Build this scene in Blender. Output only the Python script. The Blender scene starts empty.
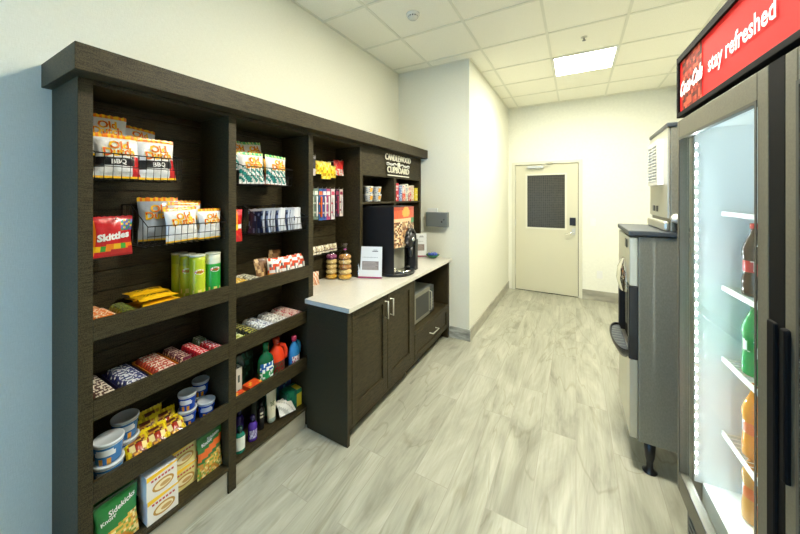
import bpy, math, random
from mathutils import Vector, Matrix
random.seed(7)
PI = math.pi
S = bpy.context.scene
C = S.collection
R90 = PI / 2

# ---------------------------------------------------------------- colour + materials
def lin(c):
    def f(v): return v / 12.92 if v <= .04045 else ((v + .055) / 1.055) ** 2.4
    if isinstance(c, str):
        c = c.lstrip('#'); c = tuple(int(c[i:i + 2], 16) / 255 for i in (0, 2, 4))
    return tuple(f(v) for v in c)

def newmat(name):
    m = bpy.data.materials.new(name); m.use_nodes = True
    nt = m.node_tree; b = nt.nodes['Principled BSDF']
    return m, nt, b

def N(nt, t, **kw):
    n = nt.nodes.new(t)
    for k, v in kw.items():
        if k in n.inputs: n.inputs[k].default_value = v
        else: setattr(n, k, v)
    return n

def solid(name, col, rough=.5, metal=0., coat=0., noise=0., nscale=40, bump=0., spec=.5, stretch=None):
    m, nt, b = newmat(name); L = nt.links
    c = lin(col) if isinstance(col, str) else col
    b.inputs['Roughness'].default_value = rough; b.inputs['Metallic'].default_value = metal
    b.inputs['Coat Weight'].default_value = coat; b.inputs['Specular IOR Level'].default_value = spec
    b.inputs['Base Color'].default_value = (*c, 1)
    if noise or bump:
        tc = N(nt, 'ShaderNodeTexCoord'); mp = N(nt, 'ShaderNodeMapping')
        if stretch: mp.inputs['Scale'].default_value = stretch
        L.new(tc.outputs['Object'], mp.inputs['Vector'])
        nz = N(nt, 'ShaderNodeTexNoise', Scale=nscale, Detail=4.0)
        L.new(mp.outputs[0], nz.inputs['Vector'])
        if noise:
            cr = N(nt, 'ShaderNodeValToRGB')
            cr.color_ramp.elements[0].position = .3; cr.color_ramp.elements[1].position = .7
            cr.color_ramp.elements[0].color = (*[v * (1 - noise) for v in c], 1)
            cr.color_ramp.elements[1].color = (*[min(1, v * (1 + noise)) for v in c], 1)
            L.new(nz.outputs['Fac'], cr.inputs['Fac']); L.new(cr.outputs['Color'], b.inputs['Base Color'])
        if bump:
            bp = N(nt, 'ShaderNodeBump', Strength=bump, Distance=.002)
            L.new(nz.outputs['Fac'], bp.inputs['Height']); L.new(bp.outputs['Normal'], b.inputs['Normal'])
    return m

def printed(name, rough, coat=0., bump=0.):
    m, nt, b = newmat(name); L = nt.links
    a = N(nt, 'ShaderNodeAttribute', attribute_name='Col')
    L.new(a.outputs['Color'], b.inputs['Base Color'])
    b.inputs['Roughness'].default_value = rough; b.inputs['Coat Weight'].default_value = coat
    if bump:
        tc = N(nt, 'ShaderNodeTexCoord'); nz = N(nt, 'ShaderNodeTexNoise', Scale=28.0, Detail=3.0)
        L.new(tc.outputs['Object'], nz.inputs['Vector'])
        bp = N(nt, 'ShaderNodeBump', Strength=bump, Distance=.01)
        L.new(nz.outputs['Fac'], bp.inputs['Height']); L.new(bp.outputs['Normal'], b.inputs['Normal'])
    return m

def emis(name, col, s):
    m, nt, b = newmat(name)
    b.inputs['Base Color'].default_value = (*col, 1)
    b.inputs['Emission Color'].default_value = (*col, 1); b.inputs['Emission Strength'].default_value = s
    return m

def clear(name, tint=(1, 1, 1), rough=.02, mix=.12):
    m = bpy.data.materials.new(name); m.use_nodes = True; nt = m.node_tree; nt.nodes.clear(); L = nt.links
    o = N(nt, 'ShaderNodeOutputMaterial'); t = N(nt, 'ShaderNodeBsdfTransparent'); g = N(nt, 'ShaderNodeBsdfGlossy')
    t.inputs['Color'].default_value = (*tint, 1); g.inputs['Roughness'].default_value = rough
    fr = N(nt, 'ShaderNodeFresnel', IOR=1.45); ma = N(nt, 'ShaderNodeMath', operation='MULTIPLY_ADD')
    ma.inputs[1].default_value = .55; ma.inputs[2].default_value = mix * .15
    mx = N(nt, 'ShaderNodeMixShader'); ge = N(nt, 'ShaderNodeNewGeometry'); sb = N(nt, 'ShaderNodeMath', operation='SUBTRACT'); sb.inputs[0].default_value = 1; ml = N(nt, 'ShaderNodeMath', operation='MULTIPLY')
    L.new(ge.outputs['Backfacing'], sb.inputs[1]); L.new(sb.outputs[0], ml.inputs[0]); L.new(ma.outputs[0], ml.inputs[1])
    L.new(fr.outputs[0], ma.inputs[0]); L.new(ml.outputs[0], mx.inputs[0]); L.new(t.outputs[0], mx.inputs[1]); L.new(g.outputs[0], mx.inputs[2]); L.new(mx.outputs[0], o.inputs[0])
    return m

M = {}
M['film'] = printed('printed_film', .28, .3, .5)
M['card'] = printed('printed_card', .45)
M['plastic'] = printed('coloured_plastic', .25, .2)
M['matte'] = printed('matte_print', .7)

def wood_mat():
    m, nt, b = newmat('espresso_wood'); L = nt.links
    tc = N(nt, 'ShaderNodeTexCoord'); mp = N(nt, 'ShaderNodeMapping'); mp.inputs['Scale'].default_value = (30, 2.5, 30)
    L.new(tc.outputs['Object'], mp.inputs['Vector'])
    nz = N(nt, 'ShaderNodeTexNoise', Scale=6.0, Detail=6.0, Roughness=.65); L.new(mp.outputs[0], nz.inputs['Vector'])
    n2 = N(nt, 'ShaderNodeTexNoise', Scale=260.0, Detail=2.0); L.new(tc.outputs['Object'], n2.inputs['Vector'])
    ad = N(nt, 'ShaderNodeMath', operation='ADD'); L.new(nz.outputs['Fac'], ad.inputs[0]); L.new(n2.outputs['Fac'], ad.inputs[1])
    cr = N(nt, 'ShaderNodeValToRGB'); e = cr.color_ramp.elements
    e[0].position = .75; e[0].color = (.0105, .0082, .0038, 1); e[1].position = 1.2; e[1].color = (.056, .044, .0195, 1)
    e[1].position = 1.0
    mm = N(nt, 'ShaderNodeMath', operation='MULTIPLY'); mm.inputs[1].default_value = .9
    L.new(ad.outputs[0], mm.inputs[0]); L.new(mm.outputs[0], cr.inputs['Fac']); L.new(cr.outputs['Color'], b.inputs['Base Color'])
    b.inputs['Roughness'].default_value = .5; b.inputs['Specular IOR Level'].default_value = .22
    bp = N(nt, 'ShaderNodeBump', Strength=.25, Distance=.001); L.new(n2.outputs['Fac'], bp.inputs['Height']); L.new(bp.outputs['Normal'], b.inputs['Normal'])
    return m
M['wood'] = wood_mat()

def wall_mat():
    m, nt, b = newmat('woven_wallpaper'); L = nt.links
    tc = N(nt, 'ShaderNodeTexCoord')
    hs = []
    for sc in ((40, 40, 500), (500, 500, 40)):
        mp = N(nt, 'ShaderNodeMapping'); mp.inputs['Scale'].default_value = sc
        L.new(tc.outputs['Object'], mp.inputs['Vector'])
        nz = N(nt, 'ShaderNodeTexNoise', Scale=1.0, Detail=2.0); L.new(mp.outputs[0], nz.inputs['Vector']); hs.append(nz)
    ad = N(nt, 'ShaderNodeMath', operation='ADD'); L.new(hs[0].outputs['Fac'], ad.inputs[0]); L.new(hs[1].outputs['Fac'], ad.inputs[1])
    cr = N(nt, 'ShaderNodeValToRGB'); e = cr.color_ramp.elements
    mm = N(nt, 'ShaderNodeMath', operation='MULTIPLY'); mm.inputs[1].default_value = .5
    L.new(ad.outputs[0], mm.inputs[0]); L.new(mm.outputs[0], cr.inputs['Fac'])
    e[0].position = .3; e[0].color = (.70, .70, .585, 1); e[1].position = .7; e[1].color = (.80, .80, .69, 1)
    L.new(cr.outputs['Color'], b.inputs['Base Color']); b.inputs['Roughness'].default_value = .8
    bp = N(nt, 'ShaderNodeBump', Strength=.35, Distance=.002); L.new(ad.outputs[0], bp.inputs['Height']); L.new(bp.outputs['Normal'], b.inputs['Normal'])
    return m
M['wall'] = wall_mat()
M['paint'] = solid('cream_paint', (.80, .80, .69), .75, noise=.03, nscale=30)

def floor_mat():
    m, nt, b = newmat('wood_look_plank_tile'); L = nt.links
    tc = N(nt, 'ShaderNodeTexCoord'); mp = N(nt, 'ShaderNodeMapping'); mp.inputs['Rotation'].default_value = (0, 0, R90)
    L.new(tc.outputs['Object'], mp.inputs['Vector'])
    br = N(nt, 'ShaderNodeTexBrick', Scale=1.0); br.offset = .37; br.inputs['Brick Width'].default_value = 1.2
    br.inputs['Row Height'].default_value = .2; br.inputs['Mortar Size'].default_value = .0022; br.inputs['Mortar Smooth'].default_value = .3
    br.inputs['Color1'].default_value = (0, 0, 0, 1); br.inputs['Color2'].default_value = (1, 1, 1, 1); br.inputs['Mortar'].default_value = (.5, .5, .5, 1)
    L.new(mp.outputs[0], br.inputs['Vector'])
    # shift the streaks per plank
    sc = N(nt, 'ShaderNodeVectorMath', operation='SCALE'); sc.inputs['Scale'].default_value = 7.3; L.new(br.outputs['Color'], sc.inputs[0])
    ad = N(nt, 'ShaderNodeVectorMath', operation='ADD'); L.new(tc.outputs['Object'], ad.inputs[0]); L.new(sc.outputs[0], ad.inputs[1])
    m2 = N(nt, 'ShaderNodeMapping'); m2.inputs['Scale'].default_value = (3.0, .62, 1); L.new(ad.outputs[0], m2.inputs['Vector'])
    n1 = N(nt, 'ShaderNodeTexNoise', Scale=1.5, Detail=5.0, Roughness=.6, Distortion=1.6); L.new(m2.outputs[0], n1.inputs['Vector'])
    cr = N(nt, 'ShaderNodeValToRGB'); e = cr.color_ramp.elements
    e[0].position = .30; e[0].color = (.235, .235, .18, 1)
    e[1].position = .72; e[1].color = (.48, .48, .395, 1)
    x = e.new(.43); x.color = (.33, .33, .26, 1)
    x = e.new(.55); x.color = (.39, .39, .31, 1)
    L.new(n1.outputs['Fac'], cr.inputs['Fac'])
    m3 = N(nt, 'ShaderNodeMapping'); m3.inputs['Scale'].default_value = (60, 3, 1); L.new(ad.outputs[0], m3.inputs['Vector'])
    n2 = N(nt, 'ShaderNodeTexNoise', Scale=1.4, Detail=4.0, Distortion=.4); L.new(m3.outputs[0], n2.inputs['Vector'])
    c2 = N(nt, 'ShaderNodeValToRGB'); c2.color_ramp.elements[0].position = .3; c2.color_ramp.elements[0].color = (.88, .88, .86, 1)
    c2.color_ramp.elements[1].position = .65; c2.color_ramp.elements[1].color = (1.03, 1.03, 1.03, 1)
    L.new(n2.outputs['Fac'], c2.inputs['Fac'])
    mx = N(nt, 'ShaderNodeMix', data_type='RGBA', blend_type='MULTIPLY'); mx.inputs[0].default_value = 1
    L.new(cr.outputs['Color'], mx.inputs[6]); L.new(c2.outputs['Color'], mx.inputs[7])
    # thin dark marble-like veins
    n3 = N(nt, 'ShaderNodeTexNoise', Scale=.8, Detail=3.0, Distortion=2.0); L.new(m2.outputs[0], n3.inputs['Vector'])
    c3 = N(nt, 'ShaderNodeValToRGB'); q = c3.color_ramp.elements
    q[0].position = .485; q[0].color = (1, 1, 1, 1); q[1].position = .515; q[1].color = (1, 1, 1, 1); v = q.new(.5); v.color = (.8, .79, .74, 1)
    L.new(n3.outputs['Fac'], c3.inputs['Fac'])
    my = N(nt, 'ShaderNodeMix', data_type='RGBA', blend_type='MULTIPLY'); my.inputs[0].default_value = 1
    L.new(mx.outputs[2], my.inputs[6]); L.new(c3.outputs['Color'], my.inputs[7])
    mz = N(nt, 'ShaderNodeMix', data_type='RGBA', blend_type='MIX'); L.new(br.outputs['Fac'], mz.inputs[0])
    mz.inputs[7].default_value = (.30, .29, .23, 1); L.new(my.outputs[2], mz.inputs[6])
    L.new(mz.outputs[2], b.inputs['Base Color'])
    b.inputs['Roughness'].default_value = .38
    bp = N(nt, 'ShaderNodeBump', Strength=.12, Distance=.002); L.new(n2.outputs['Fac'], bp.inputs['Height']); L.new(bp.outputs['Normal'], b.inputs['Normal'])
    return m
M['floor'] = floor_mat()

def ceil_mat():
    m, nt, b = newmat('ceiling_tile'); L = nt.links
    tc = N(nt, 'ShaderNodeTexCoord'); nz = N(nt, 'ShaderNodeTexNoise', Scale=180.0, Detail=2.0); L.new(tc.outputs['Object'], nz.inputs['Vector'])
    cr = N(nt, 'ShaderNodeValToRGB'); e = cr.color_ramp.elements
    e[0].position = .35; e[0].color = (.85, .83, .70, 1); e[1].position = .6; e[1].color = (.93, .91, .78, 1)
    L.new(nz.outputs['Fac'], cr.inputs['Fac']); L.new(cr.outputs['Color'], b.inputs['Base Color']); b.inputs['Roughness'].default_value = .9
    return m
M['ceil'] = ceil_mat()
M['grid'] = solid('ceiling_grid', (.76, .75, .62), .6)
M['quartz'] = solid('white_quartz', (.62, .60, .53), .25, noise=.05, nscale=90)
M['steel'] = solid('brushed_steel', (.27, .265, .215), .42, .55, noise=.10, nscale=160, stretch=(1, 1, .5))
M['steel_lt'] = solid('bright_steel', (.60, .59, .51), .28, .7)
M['chrome'] = solid('chrome', (.85, .84, .80), .1, 1.)
M['bronze'] = solid('champagne_aluminium', (.17, .158, .122), .45, .5, noise=.1, nscale=200)
M['black'] = solid('black_plastic', (.012, .012, .013), .32)
M['blackm'] = solid('black_matte', (.004, .004, .0045), .7, spec=.12)
M['wire'] = solid('black_wire', (.01, .01, .01), .4, .3)
M['dkgrey'] = solid('dark_slate_plastic', (.045, .055, .065), .4)
M['grey'] = solid('grey_metal', (.17, .19, .19), .45, .2)
M['white'] = solid('white_plastic', (.78, .78, .74), .35)
M['doorp'] = solid('door_paint', (.58, .56, .41), .45)
M['frame'] = solid('door_frame_paint', (.66, .65, .52), .45)
M['tile'] = solid('greige_base_tile', (.36, .345, .27), .4, noise=.3, nscale=3, stretch=(1, 1, 4))
M['tilev'] = solid('veined_base_tile', (.36, .37, .33), .4, noise=.65, nscale=4.5, stretch=(1.6, 1, 6))
M['glass'] = clear('cooler_glass', (.93, .97, .96), .02, .2)
M['clearfilm'] = clear('clear_film', (.93, .93, .9), .12, .5)
M['acrylic'] = clear('clear_acrylic', (.95, .97, .97), .05, .3)
M['fridgein'] = solid('white_liner', (.80, .85, .84), .4)
M['led'] = emis('led_diode', (.86, .95, 1), 400)
M['panel'] = emis('light_panel', (1, .95, .785), 115)
M['panel_far'] = emis('light_panel_far', (1, .965, .84), 67)
M['clearpet'] = clear('pet_plastic', (.9, .93, .92), .05, .4)
M['cola'] = solid('cola', (.03, .008, .003), .08)
M['greenpet'] = solid('green_soda', (.03, .36, .10), .1)
M['orangesoda'] = solid('orange_soda', (.85, .33, .03), .1)
M['juice'] = solid('amber_juice', (.75, .36, .08), .1)

# ---------------------------------------------------------------- mesh builder
_txt = {}
def text_tris(s, bold=0.):
    k = (s, bold)
    if k not in _txt:
        cu = bpy.data.curves.new('t', 'FONT'); cu.body = s; cu.align_x = 'CENTER'; cu.align_y = 'CENTER'
        cu.offset = bold; cu.resolution_u = 2; cu.fill_mode = 'FRONT' if hasattr(cu, 'fill_mode') else cu.fill_mode
        o = bpy.data.objects.new('t', cu)
        me = bpy.data.meshes.new_from_object(o)
        _txt[k] = ([(v.co.x, v.co.y) for v in me.vertices], [tuple(p.vertices) for p in me.polygons])
        bpy.data.objects.remove(o); bpy.data.curves.remove(cu); bpy.data.meshes.remove(me)
    return _txt[k]

class MB:
    def __init__(s): s.v = []; s.f = []; s.c = []; s.m = []; s.mats = []; s.sm = []
    def mi(s, m):
        if m not in s.mats: s.mats.append(m)
        return s.mats.index(m)
    def add(s, vs, fs, col=(1, 1, 1), mat='card', smooth=False):
        b = len(s.v); s.v += [tuple(v) for v in vs]; k = s.mi(mat)
        for i, f in enumerate(fs):
            s.f.append(tuple(b + j for j in f)); s.c.append(col[i] if isinstance(col, list) else col); s.m.append(k); s.sm.append(smooth)
        return s
    def box(s, x0, y0, z0, x1, y1, z1, col=(1, 1, 1), mat='card', front=None, top=None, side=None):
        v = [(x0, y0, z0), (x1, y0, z0), (x1, y1, z0), (x0, y1, z0), (x0, y0, z1), (x1, y0, z1), (x1, y1, z1), (x0, y1, z1)]
        f = [(0, 1, 5, 4), (1, 2, 6, 5), (2, 3, 7, 6), (3, 0, 4, 7), (4, 5, 6, 7), (3, 2, 1, 0)]
        c = [front or col, side or col, col, side or col, top or col, col]
        return s.add(v, f, c, mat)
    def lathe(s, prof, n=24, col=(1, 1, 1), mat='plastic', c=(0, 0), cap=True, sx=1, sy=1, axis='z'):
        vs = []; fs = []; cs = []
        for r, z in prof:
            for i in range(n):
                a = 2 * PI * i / n
                vs.append((c[0] + r * sx * math.cos(a), c[1] + r * sy * math.sin(a), z))
        for k in range(len(prof) - 1):
            for i in range(n):
                j = (i + 1) % n
                fs.append((k * n + i, k * n + j, (k + 1) * n + j, (k + 1) * n + i))
                if callable(col):
                    cs.append(col((i + .5) / n, (prof[k][1] + prof[k + 1][1]) / 2))
                else: cs.append(col)
        if cap:
            fs.append(tuple(range(n))[::-1]); cs.append(cs[0]); fs.append(tuple(range((len(prof) - 1) * n, len(prof) * n))); cs.append(cs[-2])
        if axis == 'y': vs = [(x, z, y) for x, y, z in vs]
        if axis == 'x': vs = [(z, x, y) for x, y, z in vs]
        return s.add(vs, fs, cs, mat, True)
    def tube(s, pts, r=.002, n=6, col=(1, 1, 1), mat='wire', closed=False):
        pts = [Vector(p) for p in pts]; m = len(pts); vs = []; fs = []
        for i, p in enumerate(pts):
            if closed: t = pts[(i + 1) % m] - pts[i - 1]
            else: t = pts[min(i + 1, m - 1)] - pts[max(i - 1, 0)]
            t.normalize(); up = Vector((0, 0, 1)) if abs(t.z) < .9 else Vector((1, 0, 0))
            a = t.cross(up).normalized(); b = t.cross(a)
            for k in range(n):
                q = 2 * PI * k / n; vs.append(p + a * (r * math.cos(q)) + b * (r * math.sin(q)))
        for i in range(m if closed else m - 1):
            j = (i + 1) % m
            for k in range(n):
                l = (k + 1) % n; fs.append((i * n + k, i * n + l, j * n + l, j * n + k))
        if not closed: fs += [tuple(range(n)), tuple(range((m - 1) * n, m * n))[::-1]]
        return s.add(vs, fs, col, mat, True)
    def text(s, st, size, cx, cz, col, mapf, bold=.03, shear=0, rot=0, sx=1, mat='card'):
        vs, fs = text_tris(st, bold); out = []
        for x, y in vs:
            x, y = x * size * sx + shear * y * size, y * size
            if rot: x, y = x * math.cos(rot) - y * math.sin(rot), x * math.sin(rot) + y * math.cos(rot)
            out.append(mapf(cx + x, cz + y))
        return s.add(out, fs, col, mat)
    def build(s, name, parent=None, bevel=0., loc=None):
        me = bpy.data.meshes.new(name); me.from_pydata(s.v, [], s.f); me.update()
        for m in s.mats: me.materials.append(M[m])
        me.polygons.foreach_set('material_index', s.m); me.polygons.foreach_set('use_smooth', s.sm)
        ca = me.color_attributes.new('Col', 'FLOAT_COLOR', 'CORNER'); buf = []
        for p, c in zip(me.polygons, s.c):
            for _ in range(p.loop_total): buf += [c[0], c[1], c[2], 1.]
        ca.data.foreach_set('color', buf)
        o = bpy.data.objects.new(name, me); C.objects.link(o)
        if parent: o.parent = parent
        if loc: o.location = loc
        if bevel:
            b = o.modifiers.new('bevel', 'BEVEL'); b.width = bevel; b.segments = 2; b.limit_method = 'ANGLE'; b.angle_limit = .8
        return o

def tag(o, label, cat, group=None):
    o['label'] = label; o['category'] = cat
    if group: o['group'] = group
    return o
def struct(o): o['kind'] = 'structure'; return o
def thing(name, label, cat, loc=(0, 0, 0), rz=0, group=None):
    o = bpy.data.objects.new(name, None); C.objects.link(o); o.empty_display_size = .05
    o.location = loc; o.rotation_euler = (0, 0, rz); return tag(o, label, cat, group)
def put(o, loc, rz=R90, tilt=0, roll=0):
    o.location = loc; o.rotation_euler = (tilt, roll, rz); return o
def dup(o, loc=None, rz=None, tilt=None, label=None, group=None, roll=None):
    c = o.copy(); C.objects.link(c)
    e = list(o.rotation_euler)
    if loc is not None: c.location = loc
    if rz is not None: e[2] = rz
    if tilt is not None: e[0] = tilt
    if roll is not None: e[1] = roll
    c.rotation_euler = e
    if label: c['label'] = label
    if group: c['group'] = group
    for ch in list(o.children):
        d = ch.copy(); C.objects.link(d); d.parent = c
        for g in list(ch.children):
            h = g.copy(); C.objects.link(h); h.parent = d
    return c
def bx(*a, **k): return MB().box(*a, **k)

# ---------------------------------------------------------------- room numbers
XL, XR, YF, YB, YS, XS, H = -1.90, 1.25, -1.35, 5.80, 3.45, -1.01, 3.116
T = .6096
# floor, ceiling, walls
struct(bx(XL - .1, YF - .1, -.1, XR + .1, YB + .1, 0, mat='floor').build('floor'))
struct(bx(XL - .1, YF - .1, H, XR + .1, YB + .1, H + .1, mat='ceil').build('ceiling'))
struct(bx(XL - .1, YF - .1, 0, XL, YS, H, mat='wall').build('wall_left'))
struct(bx(XL - .1, YS, 0, XS, YB, H, mat='wall').build('wall_left'))
struct(bx(XR, YF - .1, 0, XR + .1, YB + .1, H, mat='wall').build('wall_right'))
w = MB(); DX0, DX1, DH = -.95, .085, 2.175
w.box(XL - .1, YB, 0, DX0, YB + .1, H, mat='paint'); w.box(DX1, YB, 0, XR, YB + .1, H, mat='paint'); w.box(DX0, YB, DH, DX1, YB + .1, H, mat='paint')
struct(w.build('wall_back'))
w = MB(); a0, a1, b0, b1 = -1.80, -.70, .35, 2.15
w.box(XL, YF - .1, 0, a0, YF, H, mat='paint'); w.box(a1, YF - .1, 0, XR, YF, H, mat='paint')
w.box(a0, YF - .1, 0, a1, YF, b0, mat='paint'); w.box(a0, YF - .1, b1, a1, YF, H, mat='paint')
struct(w.build('wall_front'))
w = MB()
for x in (a0, -1.275, a1 - .05): w.box(x, YF - .08, b0, x + .05, YF - .02, b1, mat='white')
for z in (b0, b1 - .05): w.box(a0 + .05, YF - .08, z, a1 - .05, YF - .02, z + .05, mat='white')
o = struct(w.build('fill_window_1'))  # unseen window, added to let cool fill light onto the left wall
bx(a0 + .05, YF - .055, b0 + .05, a1 - .05, YF - .05, b1 - .05, mat='glass').build('fill_window_pane', o)
# ceiling grid: thin T-bars
g = MB(); gx, gy = -1.452, 2.075
k = -1
while gx + k * T < XR:
    x = gx + k * T
    if x > XL: g.box(x - .011, YF, H - .006, x + .011, (YS if x < XS else YB), H + .002, mat='grid')
    k += 1
k = -8
while gy + k * T < YB:
    y = gy + k * T
    if y > YF: g.box((XL if y < YS else XS), y - .011, H - .007, XR, y + .011, H + .002, mat='grid')
    k += 1
g.box(XL, YF, H - .005, XL + .02, YS, H, mat='grid'); g.box(XS, YS, H - .005, XS + .02, YB, H, mat='grid')
g.box(XL, YS - .02, H - .005, XS, YS, H, mat='grid'); g.box(XS, YB - .02, H - .005, XR, YB, H, mat='grid')
struct(g.build('trim_1'))
# base tiles
struct(bx(XS, YS, 0, XS + .012, YB - .012, .125, mat='tile').build('baseboard_left'))
struct(bx(-1.235, YS - .012, 0, XS + .012, YS, .125, mat='tilev').build('baseboard_corner'))
struct(bx(DX1, YB - .012, 0, XR, YB, .15, mat='tile').build('baseboard_back'))
struct(bx(XR - .012, YF, 0, XR, YB - .012, .125, mat='tile').build('baseboard_right'))
struct(bx(XL, YF, 0, XL + .012, .419, .125, mat='tile').build('baseboard_left'))

# ceiling lights (2x2 panels)
def light(cx, cy, label, pm='panel'):
    t = thing('ceiling_light', label, 'ceiling light', (cx, cy, H), 0, 'square ceiling light panels')
    f = MB()
    for a in ((-.3, -.3, .3, -.278), (-.3, .278, .3, .3), (-.3, -.278, -.278, .278), (.278, -.278, .3, .278)):
        f.box(a[0], a[1], -.012, a[2], a[3], 0, mat='white')
    f.build('frame', t)
    bx(-.278, -.278, -.008, .278, .278, -.001, mat=pm).build('diffuser', t)
cxl = gx + 2.5 * T
light(cxl, gy + 3.5 * T, 'bright square light panel in the ceiling in front of the far door', 'panel_far')
light(cxl, gy - .5 * T, 'square light panel in the ceiling above the snack shelves and cooler')

# smoke detector and sprinkler
t = thing('smoke_detector', 'round white smoke detector on a ceiling tile above the shelving', 'smoke detector', (-1.17, 2.373, H))
MB().lathe([(.055, 0), (.055, -.012), (.05, -.02)], col=lin('e0e0d6'), mat='plastic').build('base', t)
MB().lathe([(.04, -.02), (.042, -.032), (.032, -.043), (.012, -.046)], col=lambda a, z: lin('50504a') if -.03 < z < -.02 and int(a * 24) % 2 else lin('d8d8ce')).build('sensor_head', t)
t = thing('sprinkler', 'small brass fire sprinkler in the ceiling before the light panel', 'sprinkler', (.066, 3.549, H))
MB().lathe([(.028, 0), (.028, -.004), (.01, -.008)], mat='steel_lt').build('escutcheon', t)
MB().lathe([(.006, -.008), (.006, -.03), (.016, -.032), (.016, -.034)], n=12, mat='grey').build('head', t)

# ---------------------------------------------------------------- far door
d = bpy.data.objects.new('door_1', None); C.objects.link(d); d.location = (0, YB, 0); struct(d)
f = MB()
f.box(DX0, -.02, 0, DX0 + .05, .08, DH, mat='frame'); f.box(DX1 - .05, -.02, 0, DX1, .08, DH, mat='frame'); f.box(DX0 + .05, -.02, DH - .045, DX1 - .05, .08, DH, mat='frame')
f.build('door_frame', d, .003)
l = MB(); x0, x1, z0, z1 = -.895, .028, .015, 2.122; a0_, a1_, c0, c1 = -.72, -.14, 1.07, 1.96
l.box(x0, 0, z0, a0_, .045, z1, mat='doorp'); l.box(a1_, 0, z0, x1, .045, z1, mat='doorp'); l.box(a0_, 0, z0, a1_, .045, c0, mat='doorp'); l.box(a0_, 0, c1, a1_, .045, z1, mat='doorp')
l.build('leaf', d)
f = MB()
for a in ((a0_ - .015, c0 - .015, a0_ + .012, c1 + .015), (a1_ - .012, c0 - .015, a1_ + .015, c1 + .015), (a0_ + .012, c0 - .015, a1_ - .012, c0 + .012), (a0_ + .012, c1 - .012, a1_ - .012, c1 + .015)):
    f.box(a[0], -.008, a[1], a[2], 0.004, a[3], mat='frame')
f.build('window_bead', d)
m, nt, b = newmat('wired_glass_painted_dark'); b.inputs['Roughness'].default_value = .3; b.inputs['Specular IOR Level'].default_value = .25  # dark room behind and a warm reflection are painted into the pane colour
tc = N(nt, 'ShaderNodeTexCoord'); mp = N(nt, 'ShaderNodeMapping'); mp.inputs['Rotation'].default_value = (R90, 0, 0)
br = N(nt, 'ShaderNodeTexBrick', Scale=1.0); br.offset = 0
br.inputs['Brick Width'].default_value = .028; br.inputs['Row Height'].default_value = .028; br.inputs['Mortar Size'].default_value = .0028
br.inputs['Color1'].default_value = (.030, .028, .019, 1); br.inputs['Color2'].default_value = (.046, .043, .03, 1); br.inputs['Mortar'].default_value = (.09, .083, .055, 1)
nt.links.new(tc.outputs['Object'], mp.inputs['Vector']); nt.links.new(mp.outputs[0], br.inputs['Vector']); nt.links.new(br.outputs['Color'], b.inputs['Base Color'])
M['wired'] = m
bx(a0_, .018, c0, a1_, .028, c1, mat='wired').build('glass_pane', d)
b_ = MB(); b_.box(-.70, -.06, 2.062, -.46, -.001, 2.10, mat='steel_lt'); b_.tube([(-.50, -.045, 2.105), (-.36, -.10, 2.145), (-.33, -.03, 2.15)], .008, mat='steel_lt'); b_.build('closer', d)
b_ = MB(); b_.box(-.087, -.022, 1.135, -.003, 0, 1.26, mat='black'); b_.build('card_reader', d, .004)
b_ = MB(); b_.box(-.055, -.012, .99, -.008, 0, 1.09, mat='steel_lt'); b_.tube([(-.03, -.012, 1.03), (-.03, -.055, 1.03), (-.06, -.062, 1.02), (-.15, -.062, .99)], .009, mat='chrome'); b_.build('handle', d)
for z in (.25, 1.1, 1.85):
    bx(-.905, -.012, z, -.888, 0, z + .11, mat='steel_lt').build('hinge', d)
bx(x0 + .005, .02, .001, x1 - .005, .03, .014, mat='blackm').build('door_sweep', d)

# wall plates right of the door
t = thing('switch_plate', 'white light switch plate on the wall beside the door', 'light switch', (.225, YB, 1.20))
bx(-.037, -.006, -.058, .037, 0, .058, mat='white').build('plate', t, .002); bx(-.016, -.010, -.033, .016, -.006, .033, mat='white').build('rocker', t)
t = thing('power_outlet', 'white wall outlet low on the wall near the door', 'outlet', (.31, YB, .40))
bx(-.037, -.006, -.058, .037, 0, .058, mat='white').build('plate', t, .002)
for z in (-.024, .024): bx(-.016, -.009, z - .016, .016, -.006, z + .016, mat='white').build('socket', t)

# ---------------------------------------------------------------- shelving unit
BX, FX = -1.868, -1.595          # slat-wall face, shelf front
Y = [(.421, .465), (1.016, 1.060), (1.604, 1.648), (2.210, 2.250), (3.408, 3.45)]
u = thing('shelving_unit', 'tall dark brown slat-backed shelving unit along the left wall', 'shelving unit', (FX, 1.9, 0))
def part(name, bs, bevel=.0015, mat='wood', parent=u):
    m = MB()
    for b in bs: m.box(b[0] - FX, b[1] - 1.9, b[2], b[3] - FX, b[4] - 1.9, b[5], mat=mat)
    return m.build(name, parent, bevel)
ZC = 2.04
for i, (a, b) in enumerate(Y):
    part('side_panel' if i in (0, 4) else 'divider', [(BX if 0 < i < 4 else XL, a, .0, FX, b, ZC) if i < 2 else (BX if i < 4 else XL, a, (0 if i == 2 else .892), FX, b, ZC)])
sl = []
z = .15
while z < ZC - .01:
    zt = min(z + .086, ZC)
    sl.append((BX - .008, .465, z, BX, 3.408, zt)); z += .092
sl.append((XL, .465, .0, BX - .008, 3.408, ZC))
part('slat_back', sl, 0)
part('crown', [(XL, .39, 2.04, -1.506, 3.45, 2.137)], .002)
part('header_panel', [(FX - .02, 2.25, 1.78, FX, 3.408, 2.04)])
part('cubby_shelf', [(BX, 2.25, 1.525, FX, 3.408, 1.543)]); part('cubby_divider', [(BX, 2.806, .892, FX - .002, 2.846, 1.525), (BX, 2.806, 1.543, FX - .002, 2.846, 1.78)])
part('top_board', [(XL + .001, .465, 2.022, FX - .002, 2.21, 2.0395)], 0)
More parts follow.
